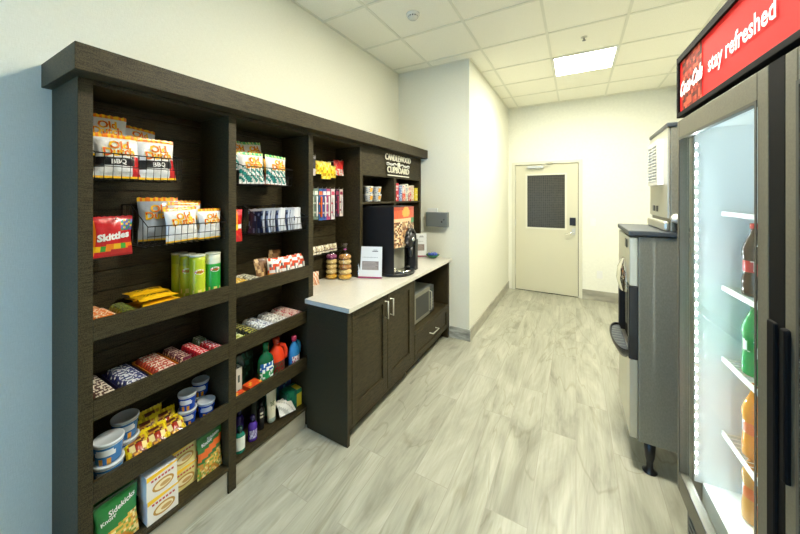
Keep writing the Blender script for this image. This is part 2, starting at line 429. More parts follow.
for b in (0, 1):
    y0, y1 = Y[b][1], Y[b + 1][0]
    for zt, zb in ((1.113, 1.033), (.805, .725), (.487, .405)):
        part('shelf', [(BX, y0, zb, FX - .018, y1, zb + .012)], 0)
        part('shelf_lip', [(FX - .018, y0, zb, FX, y1, zt)])
    part('bottom_shelf', [(BX, y0, .125, FX, y1, .143)])
part('plinth_tile', [(FX - .03, .465, 0, FX - .012, 1.016, .1245), (FX - .03, 1.06, 0, FX - .012, 1.583, .1245)], 0, 'tile')

# header sign lettering: dimensional white letters on black backing
t = thing('store_sign', 'raised white two-line lettering with flourish on the shelving header', 'sign', (FX, 2.872, 1.915), R90)
fm = lambda off: (lambda x, z: (x, off, z))
def letters(name, st, size, cz, sx, bold=.03):
    bk = MB(); bk.text(st, size, .0, cz, lin('14110d'), fm(-.003), bold + .03, sx=sx, mat='matte'); fr = MB()
    for o_ in (-.012, -.016, -.020): fr.text(st, size, 0, cz, lin('e8e6d4'), fm(o_), bold, sx=sx, mat='card')
    k = bk.build('letter_backing', t); fr.build('lettering', t)
letters('top', 'CANDLEWOOD', .088, .064, .84, .004); letters('bot', 'CUPBOARD', .088, -.058, 1.0, .004)
fl = MB()
for sgn in (-1, 1):
    pts = [(sgn * (.05 + .19 * q), -.014, .012 * math.sin(q * 9) * (1 - q * .3)) for q in [i / 14 for i in range(15)]]
    fl.tube(pts, .007, 6, mat='white'); fl.tube([(p[0], p[1], -p[2] - .004) for p in pts[2:]], .004, 6, mat='white')
fl.lathe([(.0, -.02), (.03, -.02), (.03, -.010), (0, -.010)], 16, lin('e8e6d4'), 'card', axis='y', cap=False)
fl.box(-.22, -.018, -.116, .23, -.010, -.106, lin('e8e6d4'), 'card'); fl.build('flourish', t)

# ---------------------------------------------------------------- base cabinets, worktop
CX = -1.241
def cab_part(name, bs, parent, org, mat='wood', bevel=.0015):
    m = MB()
    for b in bs: m.box(b[0] - org[0], b[1] - org[1], b[2], b[3] - org[0], b[4] - org[1], b[5], mat=mat)
    return m.build(name, parent, bevel)
ZT = .860
o1 = (CX, 2.05); c = thing('base_cabinet', 'dark brown two-door base cabinet beside the shelves', 'cabinet', (CX, 2.05, 0))
cab_part('end_panel', [(FX + .002, 1.585, 0, CX, 1.610, ZT)], c, o1)
cab_part('carcass', [(BX + .005, 1.65, .10, CX - .022, 2.515, ZT)], c, o1); cab_part('face_frame', [(CX - .021, 1.61, .10, CX, 1.63, ZT), (CX - .021, 2.512, .10, CX, 2.535, ZT), (CX - .021, 1.63, .10, CX, 2.512, .118), (CX - .021, 1.63, .852, CX, 2.512, ZT)], c, o1)
cab_part('toe_kick', [(CX - .09, 1.611, 0, CX - .075, 2.515, .099)], c, o1)
for (a, b, hy) in ((1.633, 2.074, 2.040), (2.079, 2.509, 2.118)):
    r = .062; z0_, z1_ = .121, .849
    dr = cab_part('door', [(CX - .018, a, z0_, CX + .002, a + r, z1_), (CX - .018, b - r, z0_, CX + .002, b, z1_), (CX - .018, a + r, z0_, CX + .002, b - r, z0_ + r * 1.8), (CX - .018, a + r, z1_ - r, CX + .002, b - r, z1_), (CX - .018, a + r, z0_ + r * 1.8, CX - .010, b - r, z1_ - r)], c, o1)
    h = MB(); yy = hy - 2.05; h.tube([(.002, yy, .68), (.03, yy, .675), (.03, yy, .805), (.002, yy, .80)], .0055, 8, mat='steel_lt'); h.build('handle', dr)
o2 = (CX, 3.0); c = thing('microwave_cabinet', 'dark brown open cabinet with drawer under the worktop end', 'cabinet', (CX, 3.0, 0))
cab_part('side_panel', [(BX + .005, 2.537, .10, CX, 2.552, ZT)], c, o2); cab_part('side_panel', [(BX + .005, 3.405, 0, CX, 3.449, ZT)], c, o2)
cab_part('back_panel', [(BX + .005, 2.552, .10, BX + .02, 3.405, ZT)], c, o2); cab_part('shelf', [(BX + .02, 2.552, .355, CX, 3.405, .378)], c, o2)
cab_part('bottom_rail', [(BX + .02, 2.552, .10, CX - .02, 3.405, .118)], c, o2); cab_part('toe_kick', [(CX - .09, 2.54, 0, CX - .075, 3.404, .099)], c, o2)
r = .045; a, b, z0_, z1_ = 2.556, 3.401, .121, .351
dr = cab_part('drawer', [(CX - .018, a, z0_, CX + .002, a + r, z1_), (CX - .018, b - r, z0_, CX + .002, b, z1_), (CX - .018, a + r, z0_, CX + .002, b - r, z0_ + r), (CX - .018, a + r, z1_ - r, CX + .002, b - r, z1_), (CX - .018, a + r, z0_ + r, CX - .010, b - r, z1_ - r), (BX + .06, a + .02, .14, CX - .018, b - .02, .30)], c, o2)
h = MB(); h.tube([(-.01, -.09, .238), (.03, -.09, .238), (.03, .06, .238), (-.01, .06, .238)], .0055, 8, mat='steel_lt'); h.build('handle', dr)
w = MB(); w.box(BX + .001, 1.651, .862, FX, 3.407, .892, mat='quartz'); w.box(FX + .001, 1.565, .862, -1.212, 3.449, .892, mat='quartz')
w.box(FX - .001, 1.655, .862, FX + .002, 3.4, .892, mat='quartz')
tag(w.build('countertop', None, .002), 'white stone countertop on top of the dark cabinets', 'countertop')
# microwave
t = thing('microwave', 'silver and black microwave in the open cabinet niche', 'microwave', (-1.30, 2.89, .380))
bx(-.36, -.235, .008, -.012, .235, .285, mat='grey').build('body', t, .004)
dd = MB(); dd.box(-.012, -.233, .012, .004, .13, .283, mat='steel'); dd.box(.004, -.20, .045, .0055, .10, .25, mat='black'); o = dd.build('door', t)
hh = MB(); hh.tube([(.004, .115, .05), (.03, .115, .06), (.03, .115, .24), (.004, .115, .25)], .006, 8, mat='steel_lt'); hh.build('handle', o)
cp = MB(); cp.box(-.012, .132, .012, .004, .233, .283, mat='black')
for i in range(4):
    for j in range(3): cp.box(.004, .148 + j * .026, .05 + i * .03, .0052, .166 + j * .026, .068 + i * .03, lin('8a8a84'), 'card')
cp.box(.004, .145, .215, .0052, .22, .255, lin('203028'), 'card'); cp.build('control_panel', t)
for a in (-.2, .2):
    for b in (-.32, -.05): bx(b - .015, a - .015, 0, b + .015, a + .015, .008, mat='black').build('foot', t)
# ---------------------------------------------------------------- product makers (local: x width, -y front, z up)
def hx(s): return lin(s)
def hh(u, v, k=8, l=10, s=0):
    q = math.sin(math.floor(u * k) * 12.9898 + math.floor(v * l) * 78.233 + s * 3.7) * 43758.5453
    return q - math.floor(q)
def pick(c, r): return c[min(len(c) - 1, int(r * len(c)))]
def bagbulge(x, z, w, h, t, seal):
    a = max(0, 1 - (2 * x / w) ** 2) ** .55; q = (z - h / 2) / (h / 2 - seal)
    return t / 2 * a * max(0, 1 - abs(q) ** 2.6) ** .6
def bag_mesh(w, h, t, colf, texts=(), seal=.012, n=(16, 22), back=None, mat='film', seed=0, wr=.12):
    m = MB(); nx, nz = n; rnd = random.Random(seed); ph = [rnd.uniform(0, 6) for _ in range(4)]
    def S_(x, z, sg=-1):
        b = bagbulge(x, z, w, h, t, seal)
        wv = 1 + wr * math.sin(x * 70 + ph[0] + z * 25) * math.sin(z * 55 + ph[1]) + wr * .7 * math.sin(x * 130 + ph[2] - z * 60)
        pin = 1 - .10 * math.sin(PI * min(1, max(0, z / h))) ** 2
        zz = z + (.0025 * math.sin(x * 400) if z > h - seal * .3 else 0)
        return (x * pin, sg * (b * wv + .0006), zz)
    for sg, cf in ((-1, colf), (1, back or colf)):
        vs = [S_(-w / 2 + w * i / nx, h * k / nz, sg) for k in range(nz + 1) for i in range(nx + 1)]
        fs = []; cs = []
        for k in range(nz):
            for i in range(nx):
                q = k * (nx + 1) + i; f = (q, q + 1, q + nx + 2, q + nx + 1)
                fs.append(f if sg < 0 else f[::-1]); cs.append(cf((i + .5) / nx * 2 - 1, (k + .5) / nz))
        m.add(vs, fs, cs, mat, True)
    for st, size, cx, cz, col, bold, shear, rot, sx in texts:
        def mp(x, z):
            p = S_(x, z); return (p[0], p[1] - .0034, p[2])
        m.text(st, size, cx, cz, col, mp, bold, shear, rot, sx, 'card')
    return m
OR, YE, RD, WH, BK = hx('e87a10'), hx('f6c21a'), hx('c4161c'), hx('e8e8ea'), hx('17171b')
def dutch(band, bandtext=None, top=(OR, YE), lower=WH, red=True):
    def cf(u, v):
        if v > .92: return top[int((u * 9) % 2)] 
        if v < .05: return top[1]
        b = .36 + .03 * u
        if band and b - .09 < v < b + .10: return RD if (red and u > .72) else band
        if band and red and u > .62 and v < b: return RD
        return lower
    def make(name, w=.155, h=.185, t=.05, seed=0):
        tx = []
        for st, cz in (('Old', h * .73), ('Dutch', h * .575)):
            tx.append((st, w * .30, w * .02, cz, YE, .045, 0, .05, 1)); tx.append((st, w * .295, w * .02, cz, hx('d04808'), .018, 0, .05, 1))
        if bandtext: tx.append((bandtext, w * .17, 0, h * .355, WH, .03, 0, .06, 1.1))
        return bag_mesh(w, h, t, cf, tx, seed=seed).build(name)
    return make
CG = {'bbq': 'white barbecue chip bags in the top left wire basket', 'plain': 'white chip bags in the lower left wire basket', 'teal': 'white and teal chip bags in the second bay basket'}

def basket(label, y0, y1, x1, zb, zf, zbk, x0=BX + .002):
    """wire basket hung on the slat wall; rim higher at the back"""
    t = thing('wire_basket', label, 'wire basket', (x0, (y0 + y1) / 2, zb), 0)
    L = (y1 - y0) / 2; D = x1 - x0; hf, hb = zf - zb, zbk - zb
    r = MB(); r.tube([(0, -L, hb), (0, L, hb), (D * .35, L, hb), (D, L, hf), (D, -L, hf), (D * .35, -L, hb)], .0028, 6, closed=True)
    r.build('rim', t)
    g_ = MB()
    n = int(2 * L / .027)
    for i in range(n + 1):
        y = -L + 2 * L * i / n
        g_.tube([(0, y, hb), (0, y, 0), (D - .01, y, 0), (D, y, hf)], .0018, 4)
    for x in (D * .2, D * .42, D * .62, D * .82):
        hh_ = hb if x < D * .35 else hb + (hf - hb) * (x - D * .35) / (D * .65)
        for s_ in (-L, L): g_.tube([(x, s_, 0), (x, s_, hh_)], .0018, 4)
        g_.tube([(x, -L, 0), (x, L, 0)], .0018, 4)
    g_.tube([(D - .006, -L, hf * .5), (D - .006, L, hf * .5)], .0018, 4)
    g_.build('wires', t)
    h_ = MB()
    for s_ in (-L * .6, L * .6): bx(.0, s_ - .012, hb * .55, .004, s_ + .012, hb + .012, mat='wire').build('hanging_bracket', t)
    return t
basket('black wire basket of barbecue chip bags, topmost in the left bay', .475, .790, -1.608, 1.662, 1.765, 1.81)
mk = dutch(BK, 'BBQ')
p = tag(mk('chip_bag', seed=1), 'white barbecue chip bag, front left in the top left basket', 'chip bag', CG['bbq']); put(p, (-1.650, .560, 1.668), R90 - .10, -.12)
tag(dup(p, (-1.648, .705, 1.668), R90 + .02, -.08, roll=-.03), *('white barbecue chip bag, front right in the top left basket', 'chip bag', CG['bbq']))
q = tag(mk('chip_bag', seed=3), 'white barbecue chip bag standing highest, rear left of the top left basket', 'chip bag', CG['bbq']); put(q, (-1.775, .560, 1.768), R90 - .05, -.10)
q2 = dup(q, (-1.755, .672, 1.745), R90 + .05, -.30, label='white barbecue chip bag leaning back, rear right of the top left basket', roll=.10)

basket('black wire basket of chip bags hanging above the tall chip cans', .650, 1.010, -1.606, 1.368, 1.458, 1.552)
mk2 = dutch(None); mkg = dutch(None, lower=hx('aab4c4'))
def cf_red(base, seed):
    return base
LB = [((-1.800, .775, 1.372), R90 - .25, -.10, 'grey and white chip bag at the back left of the basket above the cans', mkg, 5, .17, .215, 0),
      ((-1.800, .915, 1.372), R90 + .02, -.12, 'grey and white chip bag at the rear middle of the basket above the cans', mkg, 6, .15, .20, .03),
      ((-1.712, .855, 1.374), R90 - .10, -.12, 'white chip bag in the middle of the basket above the cans, second from the front', mk2, 7, .15, .19, .03),
      ((-1.650, .815, 1.374), R90 + .0, -.06, 'white chip bag at the front centre of the basket above the cans', mk2, 8, .15, .165, -.05),
      ((-1.648, .945, 1.374), R90 + .08, -.02, 'white chip bag at the front right end of the basket above the cans', mk2, 9, .125, .155, .0)]
for loc, rz, ti, lb, fn, sd, w_, h_, ro in LB:
    b = fn('chip_bag', w=w_, h=h_, t=.045, seed=sd); tag(b, lb, 'chip bag', CG['plain']); put(b, loc, rz, ti, ro)

basket('black wire basket of teal striped chip bags, topmost in the middle bay', 1.110, 1.470, -1.608, 1.662, 1.765, 1.81)
TE = hx('128a86')
def teal_cf(u, v):
    if v > .92: return hx('3fb070') if int(u * 9) % 2 else hx('bfe08a')
    if v < .05: return WH
    b = .33 + .12 * abs(u)
    if v < b + .10 and v > .06 and int((v * 12 + u * 5)) % 2 == 0: return TE
    return WH
def teal(seed, w=.165, h=.185):
    tx = []
    for st, cz in (('Old', h * .73), ('Dutch', h * .575)):
        tx.append((st, w * .29, w * .05, cz, YE, .06, 0, .05, 1)); tx.append((st, w * .285, w * .05, cz, hx('d04808'), .018, 0, .05, 1))
    return bag_mesh(w, h, .05, teal_cf, tx, seed=seed).build('chip_bag')
for loc, rz, ti, lb, sd, ro in (((-1.650, 1.200, 1.668), R90 - .05, -.08, 'teal striped chip bag at the front left of the middle bay basket', 11, -.03),
                            ((-1.648, 1.372, 1.668), R90 + .04, -.08, 'teal striped chip bag at the front right of the middle bay basket', 12, .03),
                            ((-1.785, 1.190, 1.755), R90 + .0, -.15, 'teal striped chip bag rising behind, rear left of the middle bay basket', 13, .04),
                            ((-1.780, 1.318, 1.760), R90 + .05, -.18, 'teal striped chip bag rising behind, rear centre of the middle bay basket', 14, -.12)):
    b = teal(sd); tag(b, lb, 'chip bag', CG['teal']); put(b, loc, rz, ti, ro)
def org_cf(u, v):
    if v > .9: return YE
    return hx('d98a2c') if (u * u + (v - .5) ** 2 * 3) < .35 and int(u * 12 + v * 17) % 3 else hx('b8541a') if v < .45 else hx('e0a23a')
b = bag_mesh(.13, .17, .035, org_cf, seed=15).build('snack_bag'); tag(b, 'orange and gold snack bag standing at the right end of the middle bay basket', 'snack bag'); put(b, (-1.77, 1.435, 1.672), R90 + .1, -.06)

# red candy bags hung on peg hooks
def hook(y, z, label, l=.12, x0=BX):
    t = thing('peg_hook', label, 'hook', (x0, y, z)); m = MB(); m.tube([(0, 0, 0), (l, 0, 0), (l + .006, 0, .012)], .0022, 6, mat='steel_lt'); m.build('prong', t)
    bx(0, -.014, -.01, .004, .014, .014, mat='wire').build('clip', t); return t
def skit(u, v):
    if v > .93 or v < .06: return hx('b01018')
    if v < .34 and v > .14 and abs(v - .24 - .05 * u) < .075: return [hx('f3c21c'), hx('3fa535'), hx('f08a1d')][int((u + 1) * 3) % 3]
    if v > .62 and u > .35: return [hx('6a4aa0'), hx('f3c21c'), hx('2f9e5b'), hx('3b6fc0')][int(u * 17 + v * 23) % 4]
    if u < -.9: return hx('f08a1d')
    return hx('c8141e')
hook(.575, 1.490, 'metal peg hook holding the red candy bag in the left bay', .15)
b = bag_mesh(.145, .175, .03, skit, [('Skittles', .040, 0, .088, WH, .05, .1, .12, 1.05)], seed=21).build('candy_bag'); tag(b, 'red fruit candy bag with rainbow stripe hanging in the left bay', 'candy bag'); put(b, (-1.745, .573, 1.330), R90, 0)
def skit2(u, v):
    if .35 < v < .55 and abs(v - .45 - .08 * u) < .09: return hx('f3d21c') if u < .4 else WH
    if v > .55 and abs(u) < .35: return hx('f08a1d')
    if v > .8: return hx('e8505a')
    return hx('d81c26') if int(v * 11 + u * 3) % 3 else hx('e03c2c')
hook(1.175, 1.500, 'metal peg hook holding the red and yellow candy bag in the middle bay', .12)
b = bag_mesh(.115, .195, .03, skit2, seed=22).build('candy_bag'); tag(b, 'red candy bag with yellow diagonal stripe hanging beside the divider in the middle bay', 'candy bag'); put(b, (-1.765, 1.155, 1.318), R90, 0)

# basket of filed navy and white pouches
basket('shallow black wire basket of navy and white pouches in the middle bay', 1.230, 1.600, -1.606, 1.362, 1.452, 1.530)
def pouch_cf(u, v):
    if v > .88 or v < .05: return hx('c4cad8')
    if u > .80: return hx('d4dae6')
    return hx('18244c') if hh(u, v, 5, 6) < .75 else hx('6a7aa4')
def pouch_w(u, v):
    if .25 < v < .6 and abs(u) < .6 and hh(u, v, 6, 9) < .4: return hx('5a6a98')
    return hx('dfe3ec')
pn = bag_mesh(.115, .150, .013, pouch_cf, [], seed=31, n=(10, 10)).build('snack_pouch'); pw = bag_mesh(.115, .150, .013, pouch_w, [], seed=32, n=(10, 10)).build('snack_pouch')
first = {}
for i in range(13):
    wt = i in (5, 6, 10, 11, 12); src = pw if wt else pn
    o = src if wt not in first else dup(src); first[wt] = 1
    tag(o, ('white pouch with blue print' if wt else 'navy pouch with pale edges') + ' filed upright in the middle bay basket', 'pouch', ('white' if wt else 'navy') + ' pouches filed in the wire basket')
    o.location = (-1.690 + .006 * ((i * 5) % 3 - 1), 1.262 + i * .0262, 1.366); o.rotation_euler = (-.10 - .03 * ((i * 7) % 3), .05 * ((i * 3) % 3 - 1), (.85 if wt else .45) + .06 * ((i * 5) % 3 - 1))

# tall chip cans
def can(c1, c2, label, loc, rz, word=True):
    t = thing('chip_can', label, 'chip can', loc, rz, 'tall round chip cans on the upper left shelf')
    def cf(a, z):
        f = abs(((a - .75 + .5) % 1) - .5)
        if z > .17: return c2
        if .10 < z < .165 and f < .12: return c1
        if z < .075 and f < .14 and int(f * 60 + z * 90) % 3 == 0: return hx('e6d77a')
        return c1
    m = MB(); zs = [0, .003] + [.003 + i * .0215 for i in range(1, 11)]
    m.lathe([(.036, z_) for z_ in zs], 28, cf, 'film')
    mp = lambda x, z_: (.0372 * math.sin(x / .0372), -.0372 * math.cos(x / .0372), z_)
    el = [(.024 * math.cos(q / 12 * 2 * PI), .012 * math.sin(q / 12 * 2 * PI)) for q in range(12)]
    m.add([mp(x, .150 + y_) for x, y_ in el], [tuple(range(12))], WH, 'card')
    m.text('Pringles', .0155, 0, .150, RD, lambda x, z_: tuple(v * 1.012 if i < 2 else v for i, v in enumerate(mp(x, z_))), .02, .1, .1)
    m.build('body', t)
    t.scale = (1, 1, 1.10)
    MB().lathe([(.0375, .218), (.0375, .225), (.034, .2262)], 28, hx('c8ccb8'), 'plastic').build('lid', t)
    return t
LG, GR = hx('b4c326'), hx('27a03a')
can(LG, hx('98a81e'), 'yellow-green chip can, leftmost and rearmost of the four', (-1.815, .878, 1.046), R90 + .5)
can(LG, hx('98a81e'), 'yellow-green chip can, second from the left, half behind its neighbour', (-1.742, .882, 1.046), R90 - .5)
can(LG, hx('b4c326'), 'yellow-green chip can at the front of the four', (-1.668, .893, 1.046), R90 - .2)
can(GR, hx('d8dcc8'), 'bright green chip can with white top, rightmost of the four', (-1.662, .970, 1.046), R90 - .2)

# ---- candy bars: small wrapped bars, standing side by side in rows
def bar_mesh(L, W, Hh, pal, seed=0, n=(22, 3, 2), name='candy_bar'):
    m = MB(); rnd = random.Random(seed); nx = n[0]
    def cr(x): return max(.12, (1 - abs(2 * x / L) ** 7))
    vs = []; fs = []; cs = []
    for i in range(nx + 1):
        x = -L / 2 + L * i / nx; k = cr(x)
        for (yy, zz) in ((-.5, 0), (-.5, .78), (-.28, 1), (.28, 1), (.5, .78), (.5, 0)):
            vs.append((x, yy * W * (.55 + .45 * k), Hh * (.5 + (zz - .5) * k)))
    for i in range(nx):
        for j in range(6):
            a = i * 6 + j; b_ = i * 6 + (j + 1) % 6
            fs.append((a, b_, b_ + 6, a + 6)); c_ = pal(i / nx, j, rnd); cs.append(c_)
    fs += [tuple(range(6))[::-1], tuple(range(nx * 6, nx * 6 + 6))]; cs += [cs[0], cs[-1]]
    m.add(vs, fs, cs, 'film'); return m
def pal_of(base, mark, frac=.55, ends=None):
    def p_(u, j, rnd):
        if ends is not None and (u < .06 or u > .88): return ends
        return mark if (j == 2 and .1 < u < .9 and rnd.random() < frac + .15) or (j in (1, 3) and rnd.random() < .12) else base
    return p_
def carton(label, y0, y1, x0, x1, zb, h, col):
    t = thing('display_carton', label, 'carton', ((x0 + x1) / 2, (y0 + y1) / 2, zb)); a, b = (x1 - x0) / 2, (y1 - y0) / 2; e = .002
    m = MB(); m.box(-a, -b, 0, a, b, e, col); m.box(-a, -b, e, -a + e, b, h, col); m.box(a - e, -b, e, a, b, h * .7, col)
    m.box(-a + e, -b, e, a - e, -b + e, h, col); m.box(-a + e, b - e, e, a - e, b, h, col); m.build('tray', t); return t
def rows(label, group, y0, y1, x0, x1, zb, hgt, pal, nrow, seed=0, ncol=1, name='candy_bar', cart=None, cat='candy bar'):
    """bars lying along Y, rows stepping from front (x1) to back (x0)"""
    if cart: carton(cart[0], y0, y1, x0, x1, zb, cart[2] if len(cart) > 2 else .028, cart[1]); zb += .0025
    L = (y1 - y0 - .008) / ncol; W = (x1 - x0 - .008) / nrow; pr = []
    for s_ in range(min(3, nrow * ncol)): pr.append(bar_mesh(L - .003, W * .97, hgt, pal, seed + s_).build(name))
    k = 0
    for i in range(nrow):
        for j in range(ncol):
            o = pr[k] if k < 3 else dup(pr[(k * 7) % 3])
            tag(o, label, cat, group); o.location = (x1 - .004 - W * (i + .5), y0 + .004 + L * (j + .5), zb); o.rotation_euler = (0, 0, R90); k += 1
F1, B1 = FX - .020, -1.850
Z1, Z2, Z3 = 1.0455, .7375, .4175
rows('orange and white wrapped bar in the leftmost row of the upper shelf', 'orange candy bars on the upper left shelf', .467, .562, -1.76, F1, Z1, .068, pal_of(hx('e07818'), hx('f4e8d0'), .4), 6, 41)
rows('olive green wrapped bar between the orange bars and yellow packets', 'olive bars on the upper left shelf', .566, .640, -1.80, F1 - .0, Z1, .062, pal_of(hx('6d7a20'), hx('2a2c18'), .45), 7, 51)
rows('orange wrapped bar at the back left of the upper left shelf', 'orange bars at the back of the upper left shelf', .467, .562, B1, -1.762, Z1, .060, pal_of(hx('b85a14'), hx('e8c890'), .4), 4, 55)
def yel_cf(u, v):
    if abs(u) < .75 and .40 < v < .62: return hx('1c1408') if int(u * 14 + v * 20) % 3 else hx('f2c81a')
    if v > .7 and u > .3: return hx('c88a10')
    return hx('f0b818')
yb = bag_mesh(.155, .105, .022, yel_cf, seed=61, n=(18, 12)).build('snack_packet')
yg = 'yellow snack packets lying in two piles on the upper left shelf'
for i in range(4):
    for j, (x_, y_) in enumerate(((-1.622, .712), (-1.735, .720))):
        o = yb if (i == 0 and j == 0) else dup(yb)
        tag(o, 'yellow snack packet in the %s pile left of the chip cans' % ('front', 'rear')[j], 'snack packet', yg)
        o.location = (x_ - .0 , y_ + .006 * ((i * 7) % 3 - 1), Z1 + .0125 + i * .0245); o.rotation_euler = (-R90, 0, R90 + .04 * ((i * 5) % 3 - 1)); 
# second shelf
rows('brown and white wrapped bar in the leftmost row of the second shelf', 'brown and white bars on the second shelf', .467, .560, B1, F1, Z2, .062, pal_of(hx('4a2c20'), hx('e6dccb'), .5), 9, 71)
rows('navy and white wrapped bar in the display carton on the second shelf', 'navy and white bars in their carton', .566, .676, B1, F1, Z2, .058, pal_of(hx('25306e'), hx('e4e6ee'), .55), 9, 75, cart=('open carton of navy and white bars on the second shelf', hx('28285c'), .045))
rows('red and white wrapped bar in the orange carton on the second shelf', 'red and white bars in the orange carton', .682, .795, B1, F1, Z2, .060, pal_of(hx('b2381c'), hx('efdccb'), .5), 9, 79, cart=('orange edged carton of red and white bars on the second shelf', hx('e09020'), .05))
rows('dark red and purple wrapped bar beside the orange carton', 'dark red bars on the second shelf', .800, .872, B1, F1 - .04, Z2, .060, pal_of(hx('5c1c30'), hx('dcc0a8'), .4), 9, 83)
rows('gold wrapped bar at the front edge between the two red rows', 'gold bars at the front of the second shelf', .800, .872, F1 - .038, F1, Z2, .052, pal_of(hx('c8a83a'), hx('f0e4b8'), .4), 2, 86)
rows('bright red wrapped bar with white flecks near the right end of the second shelf', 'bright red bars on the second shelf', .876, .945, B1 + .03, F1, Z2, .060, pal_of(hx('d01c2c'), hx('f2dcd8'), .4), 9, 88)
rows('red and pink wrapped bar at the right end of the second shelf', 'red and pink bars on the second shelf', .948, 1.014, -1.77, F1, Z2, .060, pal_of(hx('c4202c'), hx('f4e8e4'), .5), 6, 91)
rows('pale green wrapped bar at the back right of the second shelf', 'pale green bars on the second shelf', .948, 1.014, B1, -1.772, Z2, .066, pal_of(hx('7f9a6c'), hx('e4ead8'), .5), 3, 94)

# ---- tubs (third shelf)
def tub(label, grp, x, y, z, r=.049, h=.088, c1='1b4fa8', c2='dfe6f2', rz=R90, clabel=True):
    t = thing('noodle_tub', label, 'tub', (x, y, z), rz, grp); B_, W_ = hx(c1), hx(c2)
    def cf(a, z_):
        f = ((a - .75 + .5) % 1) - .5
        if z_ > h * .82: return W_
        if clabel and (f / .13) ** 2 + ((z_ - h * .45) / (h * .28)) ** 2 < 1 and z_ > h * .38: return W_
        if clabel and abs(f) < .10 and z_ < h * .34 and int(f * 50) % 2: return hx('e8a030')
        return B_
    m = MB(); m.lathe([(r * (.80 + .16 * q / 9), h * .9 * q / 9) for q in range(10)], 40, cf, 'plastic'); m.build('cup', t)
    MB().lathe([(r, h * .86), (r, h * .97), (r * .93, h), (r * .9, h * .985)], 32, hx('cfd8e0'), 'plastic').build('lid', t); return t
TG = 'blue and white microwave noodle tubs on the third shelf'
for x, y, z, l, rz in ((-1.668, .535, Z3, 'blue tub at the bottom of the front left stack', R90 - .5), (-1.668, .535, Z3 + .089, 'blue tub on top of the front left stack', R90 - .6),
                   (-1.765, .625, Z3, 'blue tub at the bottom of the rear stack in the left corner', R90 - .4), (-1.765, .625, Z3 + .089, 'blue tub on top of the rear stack in the left corner', R90 - .3)):
    tub(l, TG, x, y, z, .052, .088, '3a78b8', 'dbe4ec', rz)
for x, y, z, l, rz in ((-1.735, .878, Z3, 'deep blue tub at the bottom of the stack right of the yellow packs', R90 - .5), (-1.735, .878, Z3 + .081, 'deep blue tub on top of the stack right of the yellow packs', R90 - .7),
                   (-1.715, .965, Z3, 'deep blue tub at the bottom of the stack beside the divider', R90 - .5), (-1.795, .978, Z3 + .081, 'deep blue tub on top of the stack beside the divider', R90 - .6)):
    tub(l, TG, x, y, z, .043, .080, '1c46ae', 'd8e0ee', rz)
tub('deep blue tub hidden behind the stack beside the divider', TG, -1.808, .962, Z3, .043, .080, '1c46ae', 'd8e0ee')
# yellow cookie packs
def ypk(u, v):
    if abs(u) > .68 + .12 * math.sin(v * 14) or v > .86 or v < .14: return hx('e8cf1e') if hh(u, v, 7, 9) < .7 else hx('b89a12')
    if .40 < v < .62: return hx('f0e0a0') if int(u * 11) % 2 else hx('a03018')
    if v < .3 and int(u * 9 + v * 9) % 3 == 0: return hx('e6a82a')
    return pick([hx('5a2a1c'), hx('7a3c20'), hx('b07830'), hx('c8a828')], hh(u, v, 6, 9))
yp = bag_mesh(.10, .125, .034, ypk, seed=101, n=(14, 16), wr=.2).build('cookie_pack')
pos = [(-1.642, .640, -.98, 'front left, against the blue tubs'), (-1.642, .716, -.92, 'front centre'), (-1.642, .794, -1.0, 'front right'),
       (-1.712, .700, -.65, 'rear left'), (-1.712, .780, -.65, 'rear right'), (-1.775, .745, -.45, 'rearmost')]
for i, (x, y, ti, l) in enumerate(pos):
    o = yp if i == 0 else dup(yp); tag(o, 'yellow cookie pack between the tub stacks, ' + l, 'cookie pack', 'yellow cookie packs on the third shelf'); put(o, (x, y, Z3 + .006), R90 - .15 + .05 * (i % 3), ti)
# bottom shelf, left bay
ZB = .1445
def knorr(c1, c2):
    def cf(u, v):
        if v > .95: return hx('0d3c1c')
        if abs(v - .60 - .12 * u) < .09 and c2 == 1 : return hx('e06820')
        if v < .42 + .1 * u:
            return [hx('e2b34a'), hx('c8862c'), hx('f0dc9a'), hx('7da03a')][int(hh(u, v, 8, 20) * 4)]
        return c1
    return cf
g1 = [('Sidekicks', .030, .015, .165, WH, .02, .2, .25, .9), ('Knorr', .022, -.035, .135, WH, .03, .1, .22, 1)]
b = bag_mesh(.150, .215, .022, knorr(hx('1f7a38'), 0), g1, seed=111, n=(16, 20)).build('noodle_pouch'); tag(b, 'large green noodle side dish pouch at the bottom left corner', 'food pouch', 'noodle pouches on the bottom shelf'); put(b, (-1.632, .553, ZB), R90 + .05, -.06)
o = dup(b, (-1.675, .556, ZB), label='green noodle side dish pouch standing just behind the large front one')
b = bag_mesh(.130, .215, .022, knorr(hx('2a6e34'), 1), [('Knorr', .022, -.02, .170, WH, .03, .1, .15, 1), ('Sidekicks', .02, .015, .188, WH, .02, .2, .15, .9)], seed=112, n=(16, 20)).build('noodle_pouch')
tag(b, 'green and orange noodle pouch at the front right of the bottom shelf', 'food pouch', 'noodle pouches on the bottom shelf'); put(b, (-1.650, .948, ZB), R90 + .0, -.05, 0)
for i in range(3):
    dup(b, (-1.690 - i * .034, .940 - i * .012, ZB), R90, -.05, label='orange noodle pouch, %s behind the front right pouch' % ('next', 'second', 'third')[i])
